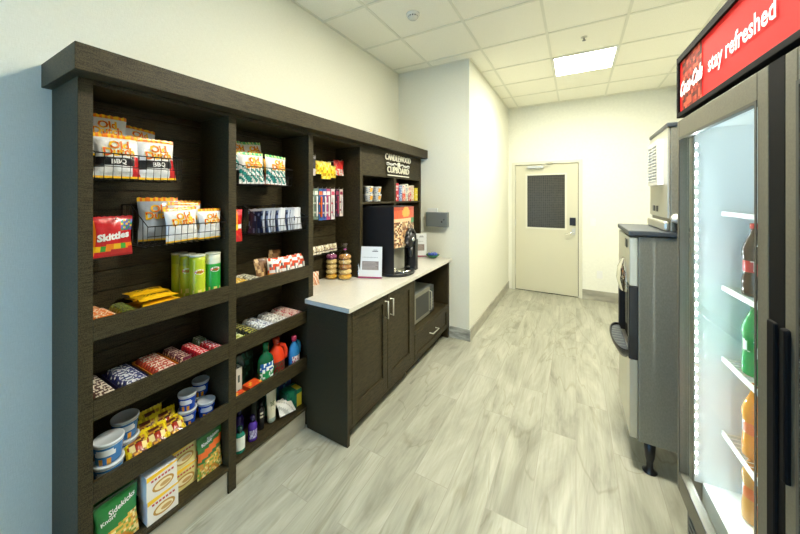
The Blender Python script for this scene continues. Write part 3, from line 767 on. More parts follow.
def ccake(label, x, y, z, main, rz=R90, w=.125, d=.09, h=.107):
    t = thing('snack_cake_box', label, 'box', (x, y, z), rz, 'boxed snack cakes on the bottom shelf'); m = MB()
    m.box(-w / 2, -d / 2, 0, w / 2, d / 2, h, hx('dcdce0'), front=main)
    f = lambda x_, z_: (x_, -d / 2 - .0012, z_)
    el = lambda cx, cz, a, b_, c_, off: m.add([(cx + a * math.cos(q / 16 * 2 * PI), -d / 2 - off, cz + b_ * math.sin(q / 16 * 2 * PI)) for q in range(16)], [tuple(range(16))], c_, 'card')
    m.add([(-w / 2, -d / 2 - .0006, h * .80), (w / 2, -d / 2 - .0006, h * .93), (w / 2, -d / 2 - .0006, h), (-w / 2, -d / 2 - .0006, h)], [(0, 1, 2, 3)], hx('f0c428'), 'card')
    el(.004, h * .38, w * .36, h * .24, hx('b98a3a'), .0008); el(.004, h * .38, w * .29, h * .17, hx('efe2b8'), .0012); el(.012, h * .36, w * .18, h * .09, hx('c8a060'), .0016)
    for k in range(7): m.box(-w * .36 + k * w * .11, -d / 2 - .0015, h * .70, -w * .36 + k * w * .11 + w * .075, -d / 2 - .0005, h * .78, hx('b02028'))
    m.build('carton', t, .0015)
for x, y, z, l, c_ in ((-1.655, .712, ZB, 'white snack cake box at the bottom of the front stack', hx('e6e2da')), (-1.655, .706, ZB + .108, 'white snack cake box on top of the front stack', hx('e6e2da')),
                    (-1.715, .830, ZB, 'yellowish snack cake box at the bottom of the rear stack', hx('ddd08a')), (-1.715, .826, ZB + .108, 'yellowish snack cake box on top of the rear stack', hx('ddd08a'))):
    ccake(l, x, y, z, c_, R90 + .04 * (1 if z > ZB else 0))

# ---------------------------------------------------------------- middle bay shelves
rows('yellow wrapped bar at the left end of the middle bay upper shelf', 'yellow bars on the middle bay upper shelf', 1.064, 1.165, B1, F1, Z1, .070, pal_of(hx('d8a828'), hx('f0e0a8'), .4), 7, 121)
rows('cream and black wrapped bar beside the yellow bars in the middle bay', 'cream and black bars in the middle bay', 1.170, 1.262, -1.80, F1, Z1, .064, pal_of(hx('c8c4ae'), hx('26241e'), .35), 6, 124)
def brn(u, v): return pick([hx('7a5636'), hx('a07e52'), hx('c8aa7a'), hx('5c3c22')], hh(u, v, 4, 7))
b = bag_mesh(.105, .135, .03, brn, seed=131, n=(12, 14)).build('snack_bag'); tag(b, 'small brown nut bag standing at the front of the middle bay upper shelf', 'snack bag', 'small brown nut bags'); put(b, (-1.715, 1.312, Z1 + .03), R90 + .05, -.25)
o = dup(b, (-1.808, 1.488, Z1 + .045), R90, -.1, label='small brown nut bag rising behind the white and orange bags', roll=.08); o.location = (-1.810, 1.490, Z1)
o.scale = (1, 1, 1.28)
b.location = (-1.700, 1.320, Z1); b.scale = (1, 1, 1.15)
def wor(u, v):
    if v < .35: return hx('f0a020') if int(u * 7 + v * 12) % 3 else hx('e86a1c')
    k = hh(u, v, 4, 8)
    return hx('d84a20') if k < .2 else hx('505458') if k < .3 and v < .8 else hx('ece8e2')
b = bag_mesh(.095, .150, .035, wor, seed=133, n=(12, 16), wr=.2).build('snack_bag')
for i in range(4):
    o = b if i == 0 else dup(b); tag(o, 'white and orange trail mix bag, %s from the left in the middle bay' % ('first', 'second', 'third', 'fourth')[i], 'snack bag', 'white and orange trail mix bags'); put(o, (-1.645 - .02 * (i == 0), 1.372 + i * .072, Z1), R90 - .35, -.12 - .02 * i, .03)
# second shelf middle bay
rows('green and yellow wrapped bar at the left end of the middle bay second shelf', 'green and yellow bars in the middle bay', 1.064, 1.160, -1.70, F1, Z2, .055, pal_of(hx('9fb030'), hx('e8ecc0'), .45), 4, 141)
rows('dark green wrapped bar behind the green and yellow ones', 'dark green bars in the middle bay', 1.064, 1.160, B1, -1.702, Z2, .060, pal_of(hx('22402a'), hx('a8b890'), .35), 6, 144)
rows('black and yellow wrapped bar in the middle bay second shelf', 'black and yellow bars in the middle bay', 1.164, 1.250, B1, F1, Z2, .056, pal_of(hx('20241a'), hx('d0cc60'), .4), 8, 147)
rows('white and blue sachet in the centre of the middle bay second shelf', 'white and blue sachets in the middle bay', 1.254, 1.362, B1, F1, Z2, .058, pal_of(hx('dfe4ea'), hx('3c5a86'), .35), 9, 150, name='drink_sachet', cat='sachet')
rows('white and grey sachet right of the blue ones in the middle bay', 'white and grey sachets in the middle bay', 1.366, 1.470, B1, F1, Z2, .060, pal_of(hx('e2e0dc'), hx('72706c'), .35), 9, 153, name='drink_sachet', cat='sachet')
rows('pink and white sachet at the right end of the middle bay second shelf', 'pink and white sachets in the middle bay', 1.474, 1.600, B1, F1, Z2, .062, pal_of(hx('dcc6bc'), hx('b0383c'), .35), 9, 156, name='drink_sachet', cat='sachet')

# ---- cleaning products, middle bay third shelf
def bottle(name, label, cat, loc, prof, col, capprof, capcol, rz=R90, sy=.6, labelf=None, mat='plastic', n=40, grp=None):
    t = thing(name, label, cat, loc, rz, grp); m = MB(); m.lathe(prof, n, labelf or col, mat, sy=sy); m.build('bottle_body', t)
    MB().lathe(capprof, 20, capcol, 'plastic').build('cap', t); return t
# box of dark green pods bag
def dg(u, v): return pick([hx('123c24'), hx('0e2a1c'), hx('0f3020'), hx('2c6a58')], hh(u, v, 5, 9))
b = bag_mesh(.125, .190, .05, dg, seed=161, n=(12, 14)).build('detergent_pouch'); tag(b, 'dark green detergent pouch left of the green bottle', 'pouch'); put(b, (-1.775, 1.245, Z3), R90, -.1)
gl = lambda a, z: (hx('e8f2ee') if abs(((a - .75 + .5) % 1) - .5) < .16 and .03 < z < .15 and hh(a, z, 34, 110) < .45 else hx('2060b0') if abs(((a - .75 + .5) % 1) - .5) < .16 and .10 < z < .15 else hx('2f9a58') if abs(((a - .75 + .5) % 1) - .5) < .16 and .03 < z <= .10 else hx('0d5a38'))
bottle('detergent_bottle', 'green liquid detergent bottle with swirled white label', 'bottle', (-1.660, 1.300, Z3), [(.044, 0), (.05, .006)] + [(.052 + .002 * math.sin(i), .012 + .0115 * i) for i in range(13)] + [(.046, .172), (.034, .19), (.017, .205), (.016, .222)], None,
       [(.019, .222), (.019, .262), (.016, .267)], hx('0f6a3c'), R90 - .25, .62, gl)
def jug(name, label, loc, col, capcol, w, d, h, rz, lab=None, hole=True, lcols=('f0e8e8', 'c83050')):
    t = thing(name, label, 'jug', loc, rz); m = MB(); q = w / .12
    prof = [(.0, 0), (.92, 0), (1, .03), (1, .45), (.96, .62), (.80, .78), (.5, .88), (.3, .93), (.28, 1)]
    m.lathe([(max(r_, .01) * w / 2, z_ * h) for r_, z_ in prof], 28, col, 'plastic', sy=d / w); m.build('body', t)
    hh_ = MB(); hh_.tube([(w * .20, 0, h * .92), (w * .50, 0, h * .86), (w * .62, 0, h * .68), (w * .60, 0, h * .48), (w * .44, 0, h * .34)], .0135, 10, col, 'plastic'); hh_.build('handle', t)
    MB().lathe([(w * .20, h), (w * .20, h * 1.13), (w * .16, h * 1.16)], 20, capcol, 'plastic').build('cap', t)
    if lab:
        l_ = MB(); rr = w / 2 * 1.012
        nn = 12; vs = []; fs = []; cs = []
        for j in range(7):
            for i in range(nn + 1):
                a = -PI / 2 + (i / nn - .5) * 2.0; vs.append((rr * math.cos(a), rr * d / w * math.sin(a), h * (.08 + .42 * j / 6)))
        for j in range(6):
            for i in range(nn):
                k = j * (nn + 1) + i; fs.append((k, k + 1, k + nn + 2, k + nn + 1)); cs.append(hx(lcols[1]) if (i * 3 + j * 5) % 7 < 2 else hx(lcols[0]))
        l_.add(vs, fs, cs, 'film', True); l_.build('label', t)
    return t
jug('detergent_jug', 'orange laundry detergent jug between the green and blue bottles', (-1.690, 1.405, Z3), hx('e8421a'), hx('c43414'), .112, .085, .215, R90 - .2, True, lcols=('7a2a24', '2a5a3c'))
jug('softener_jug', 'blue fabric softener jug with pink cap and round handle', (-1.662, 1.532, Z3), hx('2f86c8'), hx('c83a60'), .086, .065, .190, R90 + .1, True, lcols=('ece8ea', 'c03858'))
def flatbox(label, x, y, z, w, d, h, rz, colf, cat='box', name='soap_box', grp=None, tilt=0):
    t = thing(name, label, cat, (x, y, z), rz, grp); t.rotation_euler[0] = tilt; m = MB(); n = 6; base = colf(0, 0)
    m.box(-w / 2, -d / 2, 0, w / 2, d / 2, h, base)
    for i in range(n):
        for j in range(4):
            c_ = colf(i, j)
            m.add([(-w / 2 + w * i / n, -d / 2 + d * j / 4, h + .0006), (-w / 2 + w * (i + 1) / n, -d / 2 + d * j / 4, h + .0006), (-w / 2 + w * (i + 1) / n, -d / 2 + d * (j + 1) / 4, h + .0006), (-w / 2 + w * i / n, -d / 2 + d * (j + 1) / 4, h + .0006)], [(0, 1, 2, 3)], c_)
            m.add([(-w / 2 + w * i / n, -d / 2 - .0006, h * j / 4), (-w / 2 + w * (i + 1) / n, -d / 2 - .0006, h * j / 4), (-w / 2 + w * (i + 1) / n, -d / 2 - .0006, h * (j + 1) / 4), (-w / 2 + w * i / n, -d / 2 - .0006, h * (j + 1) / 4)], [(0, 1, 2, 3)], c_)
    m.build('carton', t, 0); return t
ob = lambda i, j: [hx('d8481c'), hx('e86a1c'), hx('e8c040')][0 if (i * 2 + j * 3) % 5 else 2] if (i + j) % 3 else hx('e0581c')
flatbox('orange box lying at the front of the cleaning shelf, beside the divider', -1.640, 1.104, Z3, .068, .045, .060, R90 + .05, ob, grp='small orange boxes')
flatbox('orange box lying in front of the green bottle and dark pouch', -1.646, 1.196, Z3, .085, .065, .072, R90 + .08, ob, grp='small orange boxes')
wb = lambda i, j: hx('d8d4c8') if (i + 2 * j) % 4 else hx('50605a')
flatbox('white and grey carton standing beside the divider behind the orange boxes', -1.725, 1.128, Z3, .075, .05, .17, R90 - .1, wb)
# bottom shelf, middle bay
tl = lambda a, z: hx('dfe8e2') if z < .085 and abs(((a - .75 + .5) % 1) - .5) < .2 and z > .02 else hx('1f7a68')
bottle('mouthwash_bottle', 'teal bottle with white label at the left end of the toiletries', 'bottle', (-1.640, 1.112, ZB), [(.026, 0)] + [(.028, .006 + .012 * i) for i in range(8)] + [(.02, .105), (.013, .112)], None, [(.014, .112), (.014, .14)], hx('123c38'), R90 - .3, .7, tl)
pf = lambda a, z: hx('c8c8e8') if .02 < z < .07 and abs(((a - .75 + .5) % 1) - .5) < .14 and int(z * 160 + a * 50) % 3 else hx('4a2a9a')
bottle('shampoo_bottle', 'purple bottle with pale label, in front of the other purple one', 'bottle', (-1.655, 1.205, ZB), [(.024, 0)] + [(.026, .006 + .012 * i) for i in range(8)] + [(.018, .105), (.012, .112)], None, [(.014, .112), (.014, .142)], hx('1c1440'), R90 - .3, .7, pf, grp='purple bottles on the bottom shelf')
bottle('shampoo_bottle', 'dark purple bottle standing behind between the teal and purple bottles', 'bottle', (-1.730, 1.168, ZB), [(.026, 0), (.028, .006), (.028, .125), (.016, .14)], hx('34206a'), [(.014, .14), (.014, .172)], hx('1c1440'), R90, .7, grp='purple bottles on the bottom shelf')
bf = lambda a, z: hx('c8c4b4') if .05 < z < .12 and abs(((a - .75 + .5) % 1) - .5) < .08 and int(z * 120) % 3 == 0 else hx('1a1a1c')
bottle('lotion_bottle', 'slim black bottle between the purple bottle and cream tube', 'bottle', (-1.690, 1.288, ZB), [(.02, 0), (.021, .004)] + [(.021, .01 + .011 * i) for i in range(11)] + [(.012, .14)], None, [(.011, .14), (.011, .168)], hx('101012'), R90 - .3, .8, bf, grp='slim black bottles')
bottle('lotion_bottle', 'slim grey-green bottle standing behind the black one', 'bottle', (-1.770, 1.300, ZB), [(.02, 0), (.021, .004), (.021, .15), (.012, .158)], hx('4a5248'), [(.011, .158), (.011, .19)], hx('2a2e2a'), R90, .8, grp='slim black bottles')
t = thing('lotion_tube', 'tall cream coloured lotion tube standing on its cap', 'tube', (-1.690, 1.368, ZB), R90 - .1)
m = MB(); ring = []; K = 12
for k in range(11):
    z_ = .03 + .165 * k / 10; a_ = .027 + .010 * k / 10; b_ = .020 * (1 - k / 10) + .001
    ring += [(a_ * math.cos(2 * PI * i / 20), b_ * math.sin(2 * PI * i / 20), z_) for i in range(20)]
m.add(ring, [(k * 20 + i, k * 20 + (i + 1) % 20, (k + 1) * 20 + (i + 1) % 20, (k + 1) * 20 + i) for k in range(10) for i in range(20)], hx('d8d4bc'), 'plastic', True)
m.add([ring[200 + i] for i in range(20)], [tuple(range(20))], hx('d8d4bc'), 'plastic')
for k, (w_, z_) in enumerate(((.03, .125), (.022, .115), (.026, .105), (.018, .08))): m.box(-w_ / 2, -.019 + z_ * .06, z_, w_ / 2, -.014, z_ + .005, hx('7a8468'))
m.build('tube_body', t); MB().lathe([(.024, 0), (.027, .004), (.027, .03)], 20, hx('8a9890'), 'plastic', sy=.8).build('cap', t)
def wp(u, v): return hx('e4e2da') if int(u * 5 + v * 9) % 4 else hx('b8b8b0')
b = bag_mesh(.120, .100, .052, wp, seed=171, n=(12, 10)).build('wipes_pack'); tag(b, 'white soft wipes pack slumped against the green box', 'wipes pack'); put(b, (-1.632, 1.455, ZB + .016), R90 - .15, -.85, .10)
gb = lambda i, j: hx('e0c838') if i in (4, 5) and j < 3 else hx('1a7a58') if (i + j) % 3 else hx('0f5a48')
flatbox('green box with yellow patch at the right end of the bottom shelf', -1.700, 1.535, ZB, .118, .09, .115, R90 - .12, gb, name='garbage_bag_box')
bb = lambda i, j: hx('16306a') if (i * 3 + j) % 4 else hx('4a86a8')
flatbox('dark blue box standing behind the green box on the bottom shelf', -1.805, 1.545, ZB, .105, .08, .165, R90, bb, name='garbage_bag_box')
gd = lambda i, j: hx('12503c') if (i + j) % 2 else hx('1c6a58')
flatbox('dark green box standing behind the white pack', -1.800, 1.420, ZB, .10, .08, .135, R90, gd, name='garbage_bag_box')

# ---------------------------------------------------------------- third bay: hanging packs, ledge, bread
def yf(u, v): return [hx('e8c81c'), hx('f4dc30'), hx('c89a14'), hx('f0e480')][int(hh(u, v, 4, 6) * 4)]
def rf(u, v): return hx('d8d0c8') if v < .38 and int(u * 6 + v * 9) % 3 else hx('c81c1c') if int(u * 4 + v * 5) % 4 else hx('e85040')
def bwf(u, v): return hx('c8c0c4') if v < .35 or v > .85 else hx('1c1824')
hb = [(1.800, 1.755, .050, .155, bwf, 'black and white pack hanging beside the divider in the third bay'),
      (1.875, 1.770, .085, .105, yf, 'yellow candy pack hanging left in the third bay'),
      (1.958, 1.735, .105, .140, yf, 'yellow candy pack hanging lowest in the third bay'),
      (2.045, 1.750, .070, .100, yf, 'small yellow candy pack hanging before the red one in the third bay'),
      (2.125, 1.775, .120, .130, rf, 'red candy pack hanging at the right of the third bay')]
for i, (y, z, w_, h_, cf, l) in enumerate(hb):
    hook(y, z + h_ - .008, 'thin metal peg hook behind the ' + ('black and white pack', 'leftmost yellow pack', 'lowest yellow pack', 'small yellow pack', 'red candy pack')[i] + ' in the third bay', .14)
    b = bag_mesh(w_, h_, .03, cf, seed=180 + i, n=(10, 12), wr=.25).build('candy_pack'); tag(b, l, 'candy pack', 'hanging candy packs of the third bay'); put(b, (-1.745 - .004 * i, y, z), R90 - .1, 0)
hang = [(1.795, '5a6e60', 'c8d0c8', 'green-grey toiletry pack, first from the left'), (1.842, '6a7e72', 'd4dcd4', 'pale grey-green toiletry pack, second from the left'), (1.893, '2a5a9c', 'e86a30', 'blue toothbrush card with orange top'),
        (1.940, '3a4a94', 'e0dce4', 'dark blue toothbrush card with white top'), (1.985, 'b04878', 'e8e0e4', 'pink and white toothbrush card'), (2.040, 'dcd8dc', 'd05070', 'mostly white card with pink base'),
        (2.098, '3a2440', '9a3858', 'dark purple card near the right side'), (2.150, 'd8ccc4', '8a2848', 'cream and maroon card, rightmost')]
for i, (y, a_, b_, l) in enumerate(hang):
    ca, cb = hx(a_), hx(b_); z0_ = 1.402 + .02 * (i > 5) + .01 * (i < 2); h_ = 1.655 - z0_
    hook(y, 1.655, 'thin metal peg hook carrying the ' + l.split(',')[0], .13)
    t = thing('toothbrush_card', l + ', hanging in the third bay', 'hanging pack', (-1.752, y, z0_), R90 - .12, 'toothbrush and toiletry cards hanging in the third bay')
    m = MB(); m.box(-.0195, -.001, 0, .0195, .001, h_, ca)
    for k in range(6): m.box(-.0175, -.0018, h_ * (.05 + .15 * k), .0175, -.001, h_ * (.05 + .15 * k) + h_ * .06, cb if k % 2 else ca)
    m.box(-.016, -.0016, h_ * .80, .016, -.001, h_ * .92, cb); m.build('card', t)
    mm_ = MB(); mm_.lathe([(.004, h_ * .1), (.008, h_ * .14), (.006, h_ * .5), (.009, h_ * .7), (.005, h_ * .76)], 10, hx('e8e4e8') if i % 2 else cb, 'plastic', c=(0, -.009)); mm_.build('blister', t)
# ledge with pale packets
t = thing('wire_tray', 'narrow wire tray of pale packets fixed to the slats of the third bay', 'wire tray', (BX, 1.93, 1.115))
m = MB(); m.tube([(0, -.265, 0), (.085, -.265, 0), (.085, .265, 0), (0, .265, 0)], .002, 6); m.tube([(0, -.265, .035), (.085, -.265, .03), (.085, .265, .03), (0, .265, .035)], .002, 6)
for i in range(16): m.tube([(0, -.265 + i * .0353, 0), (.085, -.265 + i * .0353, 0), (.085, -.265 + i * .0353, .03)], .0012, 4)
m.build('wires', t)
def pk(u, v): return [hx('e4ddc8'), hx('d0c4a0'), hx('8a6a50'), hx('f0ead8')][int(hh(u, v, 3, 5) * 4)]
b = bag_mesh(.052, .065, .022, pk, seed=200, n=(8, 8)).build('drink_packet')
for i in range(10):
    o = b if i == 0 else dup(b); tag(o, 'pale cream packet standing in the narrow wire tray of the third bay', 'packet', 'pale packets in the narrow wire tray'); put(o, (BX + .040 + .012 * (i % 2), 1.69 + i * .050, 1.118), R90 - .25, -.08, .05 * (i % 3 - 1))
# bread in clear twisted bags
def bread(label, loc, n, r, cols, tw):
    t = thing('bagel_bag', label, 'bread bag', loc, R90); h_ = .040; 
    for k in range(n):
        rr = r * (1 - .02 * k)
        m = MB(); c1, c2 = cols[k]
        m.lathe([(.012, .0), (rr * .75, .001), (rr * .97, h_ * .25), (rr, h_ * .5), (rr * .95, h_ * .75), (rr * .7, h_ * .97), (.014, h_ * .98)], 26, lambda a, z: c2 if int(a * 31 + z * 700) % 5 == 0 else c1, 'matte'); o = m.build('bagel', t); o.location = (0, 0, .003 + k * (h_ + .001))
    zt = .003 + n * (h_ + .001)
    m = MB(); R_ = r * 1.06
    prof = [(.3 * R_, .0005), (R_ * .95, .002), (R_, .02), (R_, zt - .02), (R_ * .85, zt + .008), (R_ * .4, zt + .03), (.010, zt + .042), (.016, zt + .055), (R_ * .55, zt + .085 + tw), (R_ * .62, zt + .098 + tw)]
    m.lathe(prof, 26, (1, 1, 1), 'clearfilm', cap=False); m.build('clear_bag', t)
    MB().lathe([(.0125, zt + .038), (.0125, zt + .046)], 12, hx('b04a9a'), 'plastic').build('twist_tie', t)
tan, lt, ylw = (hx('b07a3c'), hx('d8b070')), (hx('d8b878'), hx('f0dca8')), (hx('dca428'), hx('f0c850'))
bread('clear twisted bag of bagels with purple top, beside the slat wall', (-1.795, 2.075, .8935), 5, .050, [ylw, lt, lt, lt, (hx('8a3a70'), hx('c080a8'))], -.02)
bread('clear twisted bag of stacked bagels next to the white sign stand', (-1.690, 2.125, .8935), 5, .056, [ylw, lt, tan, lt, tan], .0)
def oj(u, v): return [hx('d8a888'), hx('c87850'), hx('e8d8c8')][int(u * 4 + v * 6) % 3]
b = bag_mesh(.075, .105, .035, oj, seed=210, n=(8, 10)).build('cookie_packet'); tag(b, 'small orange and cream packet on the counter against the divider', 'packet'); put(b, (-1.765, 1.845, .893), R90 - .3, -.12)

# acrylic sign stands
def stand(label, x, y, rz, w=.205, h=.27):
    t = thing('sign_stand', label, 'sign stand', (x, y, .8925), rz, 'white notice cards in clear stands'); t.rotation_euler = (-.10, 0, rz)
    m = MB(); m.box(-w / 2 - .003, .002, .010, w / 2 + .003, .004, h, mat='acrylic'); m.box(-w / 2 - .003, .002, .003, w / 2 + .003, .06, .006, mat='acrylic'); m.build('acrylic_holder', t)
    m = MB(); m.box(-w / 2, -.001, .003, w / 2, .0015, h, hx('dcdfe0')); m.box(-w / 2, -.002, .003, w / 2, -.0012, .016, hx('a03058'))
    m.box(-w * .34, -.002, h * .27, w * .36, -.0012, h * .54, hx('857a74'))
    for k in range(6): m.box(-w * .31, -.0025, h * (.295 + .04 * k), w * (.33 - .05 * (k % 3)), -.002, h * (.295 + .04 * k) + .003, hx('b8b0a8'))
    for k in range(11): m.box(-w * .33 + k * w * .06, -.002, h * .655, -w * .33 + k * w * .06 + w * .04, -.0012, h * .668, hx('606468'))
    m.box(w * .08, -.002, h * .84, w * .33, -.0012, h * .865, hx('50545a')); m.box(w * .12, -.002, h * .885, w * .30, -.0012, h * .90, hx('50545a'))
    m.build('notice_card', t)
stand('white notice card in a clear stand left of the coffee machine', -1.512, 2.238, math.atan2(.077, .189))
stand('white notice card in a clear stand right of the coffee machine', -1.575, 3.330, math.atan2(.12, .18))

# cups and boxes in the cubbies
def cup(label, x, y, z):
    t = thing('soup_cup', label, 'cup', (x, y, z), R90, 'white and blue instant soup cups in the left cubby')
    cf = lambda a, z_: hx('e8a838') if abs(((a - .72 + .5) % 1) - .5) < .07 and .02 < z_ < .055 else hx('7a92b0') if int(a * 17 + z_ * 220) % 4 == 0 else hx('d4d8dc')
    MB().lathe([(.038 + .012 * q / 7, .066 * q / 7) for q in range(8)], 32, cf, 'film').build('cup_body', t)
    MB().lathe([(.052, .065), (.052, .070), (.049, .073)], 28, hx('dcdcd8'), 'plastic').build('lid', t)
for j, (y, w_) in enumerate(((2.475, 'left'), (2.665, 'right'))):
    for k in (0, 1): cup('white and blue soup cup, %s of the %s stack in the left cubby' % (('bottom', 'top')[k], w_), -1.690 - .03 * j, y, 1.5435 + k * .0735)
cb = [(2.955, .03, .19, 'c42838', 'f0d8d8', 'tall red and white box at the left of the right cubby')]
def pbox(label, x, y, z, w_, d_, h_, c1, c2, seed):
    rnd = random.Random(seed); t = thing('medicine_box', label, 'box', (x, y, z), R90, 'small coloured boxes in the right cubby'); m = MB()
    m.box(-w_ / 2, -d_ / 2, 0, w_ / 2, d_ / 2, h_, hx(c1))
    for i in range(4):
        for j in range(5):
            if rnd.random() < .5: m.box(-w_ * .42 + i * w_ * .21, -d_ / 2 - .001, h_ * (.08 + .17 * j), -w_ * .42 + i * w_ * .21 + w_ * .17, -d_ / 2, h_ * (.08 + .17 * j) + h_ * .11, hx(c2))
    m.build('carton', t)
pbox('tall red and white box at the left of the right cubby', -1.665, 2.918, 1.5435, .07, .08, .19, 'c02838', 'ecd0d0', 1)
sp = [('5878b0', 'e4e8f0'), ('e8e4dc', 'd85a40'), ('dcd8c8', '4868a0'), ('ece6d8', 'c83a3a'), ('e8dcc8', 'e8a040')]
for i, (c1, c2) in enumerate(sp):
    pl = ('first', 'second', 'third', 'fourth', 'fifth')[i]
    pbox('lower row box, %s after the tall red box in the right cubby' % pl, -1.660, 3.000 + i * .072, 1.5435, .066, .07, .085, c2 if i % 2 else c1, c1 if i % 2 else c2, 10 + i)
    pbox('upper row box, %s after the tall red box in the right cubby' % pl, -1.660, 3.000 + i * .072, 1.6290, .066, .07, .080 + .012 * (i % 3), c1, c2, 20 + i)
pbox('yellow box at the right end of the right cubby', -1.645, 3.368, 1.5435, .066, .06, .150, 'e4cc28', 'f4eca8', 40)

# coffee machine
t = thing('coffee_machine', 'tall black coffee dispenser with coffee bean picture on its front', 'coffee machine', (-1.50, 2.535, .8925), R90)
w2 = .19
m = MB(); m.box(-w2, -.16, .03, -w2 + .012, .19, .612, mat='black'); m.box(w2 - .012, -.16, .03, w2, .19, .612, mat='black'); m.box(-w2 + .012, -.10, .03, w2 - .012, .19, .25, mat='black'); m.box(-w2 + .012, -.15, .25, w2 - .012, .19, .60, mat='black'); m.box(-w2 + .012, -.15, .60, w2 - .012, .19, .612, mat='black')
m.build('housing', t, .004)
m = MB(); N1, N2 = 22, 24; rnd = random.Random(3)
fs = []; cs = []; vs = []
for j in range(N2 + 1):
    for i in range(N1 + 1):
        x = -w2 + 2 * w2 * i / N1; vs.append((x, -.165 - .018 * (1 - (x / w2) ** 2), .255 + .352 * j / N2))
for j in range(N2):
    for i in range(N1):
        u, v = (i + .5) / N1 * 2 - 1, (j + .5) / N2; k = j * (N1 + 1) + i; fs.append((k, k + 1, k + N1 + 2, k + N1 + 1))
        if v > .72: c_ = hx('f09a40') if (u * u * 4 + ((v - .86) * 6) ** 2) < .6 else hx('c8502c') if v < .93 else hx('a8402a')
        elif v > .62: c_ = hx('e0b890')
        else: c_ = [hx('6a3c22'), hx('8a5a34'), hx('c8a070'), hx('4a2818'), hx('e0cba8')][rnd.randrange(5)]
        if u > .55 and .60 < v < .72: c_ = hx('2a7a40')
        cs.append(c_)
m.add(vs, fs, cs, 'film', True); m.box(-w2, -.166, .252, w2, -.15, .257, mat='black'); m.build('picture_panel', t)
m = MB(); ring = [(.055 + .085 * math.cos(a), -.200, .30 + .10 * math.sin(a)) for a in [PI * (-.05 + 1.1 * i / 14) for i in range(15)]]
m.tube(ring, .017, 10, mat='black'); m.lathe([(.066, -.215), (.07, -.19), (.07, -.165)], 24, mat='black', axis='y', c=(.055, .30)); m.box(.105, -.225, .02, .155, -.165, .30, mat='black')
m.lathe([(.018, -.232), (.022, -.215)], 16, mat='chrome', axis='y', c=(.055, .31)); m.build('dispenser_arch', t)
m = MB(); m.lathe([(.012, .15), (.017, .17), (.02, .24)], 14, mat='black', c=(.055, -.20)); m.build('spout', t)
bx(-w2 + .015, -.112, .035, .10, -.102, .25, mat='steel_lt').build('splash_plate', t)
m = MB(); m.lathe([(.17, 0), (.185, .006), (.185, .028), (.175, .032)], 40, mat='black', c=(0, -.06), sx=1.02, sy=1.0); m.build('base', t)
m = MB(); m.lathe([(.085, .032), (.085, .036)], 28, mat='chrome', c=(.0, -.165), sy=.62); m.build('drip_tray', t)
m = MB(); m.lathe([(.02, -.166), (.018, -.172)], 14, mat='chrome', axis='y', c=(-.17, .07)); m.build('lock', t)

# green bowl with blue packets, pink packet
t = thing('bowl', 'small green bowl at the right end of the counter', 'bowl', (-1.405, 3.355, .8925))
MB().lathe([(.035, 0), (.04, .002), (.07, .03), (.078, .042), (.074, .042), (.06, .022), (.03, .008)], 28, hx('1c6a44'), 'plastic').build('bowl_body', t)
for i in range(7):
    a = i * 2 * PI / 7
    b = bag_mesh(.04, .045, .012, (lambda u, v: hx('2a46b8') if v < .7 else hx('6a82d8')), seed=230 + i, n=(6, 6)).build('creamer_packet') if i == 0 else dup(b)
    tag(b, 'blue packet heaped in the small green bowl', 'packet', 'blue packets in the green bowl'); put(b, (-1.405 + .032 * math.cos(a), 3.355 + .032 * math.sin(a), .910 + .002 * (i % 3)), a, -.45)
m = MB(); m.lathe([(.02, 0), (.026, .006), (.024, .03), (.012, .04)], 14, lambda a, z: hx('d07a94') if int(a * 11 + z * 200) % 3 else hx('e8c0c8'), 'film', sy=.7); o = m.build('sweetener_packet'); tag(o, 'pink packet on the counter beside the coffee machine', 'packet'); o.location = (-1.575, 3.215, .8925)

# grey box on the recess wall
t = thing('wall_box', 'grey metal wall box with small lock mounted above the counter end', 'wall box', (-1.372, YS, 1.247))
bx(-.128, -.07, 0, .128, -.001, .165, mat='grey').build('case', t, .003)
bx(-.12, -.076, .01, .12, -.0705, .155, mat='grey').build('door', t, .002)
m = MB(); m.lathe([(.010, -.080), (.011, -.076)], 12, mat='black', axis='y', c=(.07, .06)); m.lathe([(.007, -.080), (.008, -.076)], 12, mat='black', axis='y', c=(.095, .085)); m.build('lock', t)
o = bx(-.06, -.012, 0, .06, .012, .045, hx('d8dcd8')).build('card_holder'); tag(o, 'white card box lying on top of the grey wall box', 'card box'); o.location = (-1.425, YS - .045, 1.4135)
# ---------------------------------------------------------------- ice machine
IX, IY0, IY1, IXB = .307, 2.285, 2.825, 1.10
ic = (IX, 2.555); B_ = lambda a: (a[0] - ic[0], a[1] - ic[1], a[2], a[3] - ic[0], a[4] - ic[1], a[5])
t = thing('ice_dispenser', 'stainless steel ice dispenser bin standing on black legs', 'ice dispenser', (IX, 2.555, 0))
def ip(name, bs, bevel=.004, parent=t, z=0):
    m = MB()
    for b in bs: m.box(*B_(b[:6]), mat=b[6])
    return m.build(name, parent, bevel)
ip('cabinet_body', [(IX, IY0, .19, IXB, IY1, 1.362, 'steel')])
ip('upper_front', [(IX - .040, IY0 + .006, 1.075, IX - .001, IY1 - .006, 1.355, 'steel_lt')])
ip('lower_front', [(IX - .040, IY0 + .006, .20, IX - .001, IY1 - .006, .648, 'steel_lt')])
ip('recess_side', [(IX - .044, IY0 + .002, .652, IX - .001, IY0 + .05, 1.071, 'black')], .003); ip('recess_side', [(IX - .044, IY1 - .05, .652, IX - .001, IY1 - .002, 1.071, 'black')], .003)
ip('recess_back', [(IX - .010, IY0 + .05, .652, IX - .001, IY1 - .05, 1.071, 'blackm')], 0)
ip('top_lid', [(IX - .046, IY0 - .010, 1.366, IXB, IY1 + .01, 1.396, 'dkgrey')], .006)
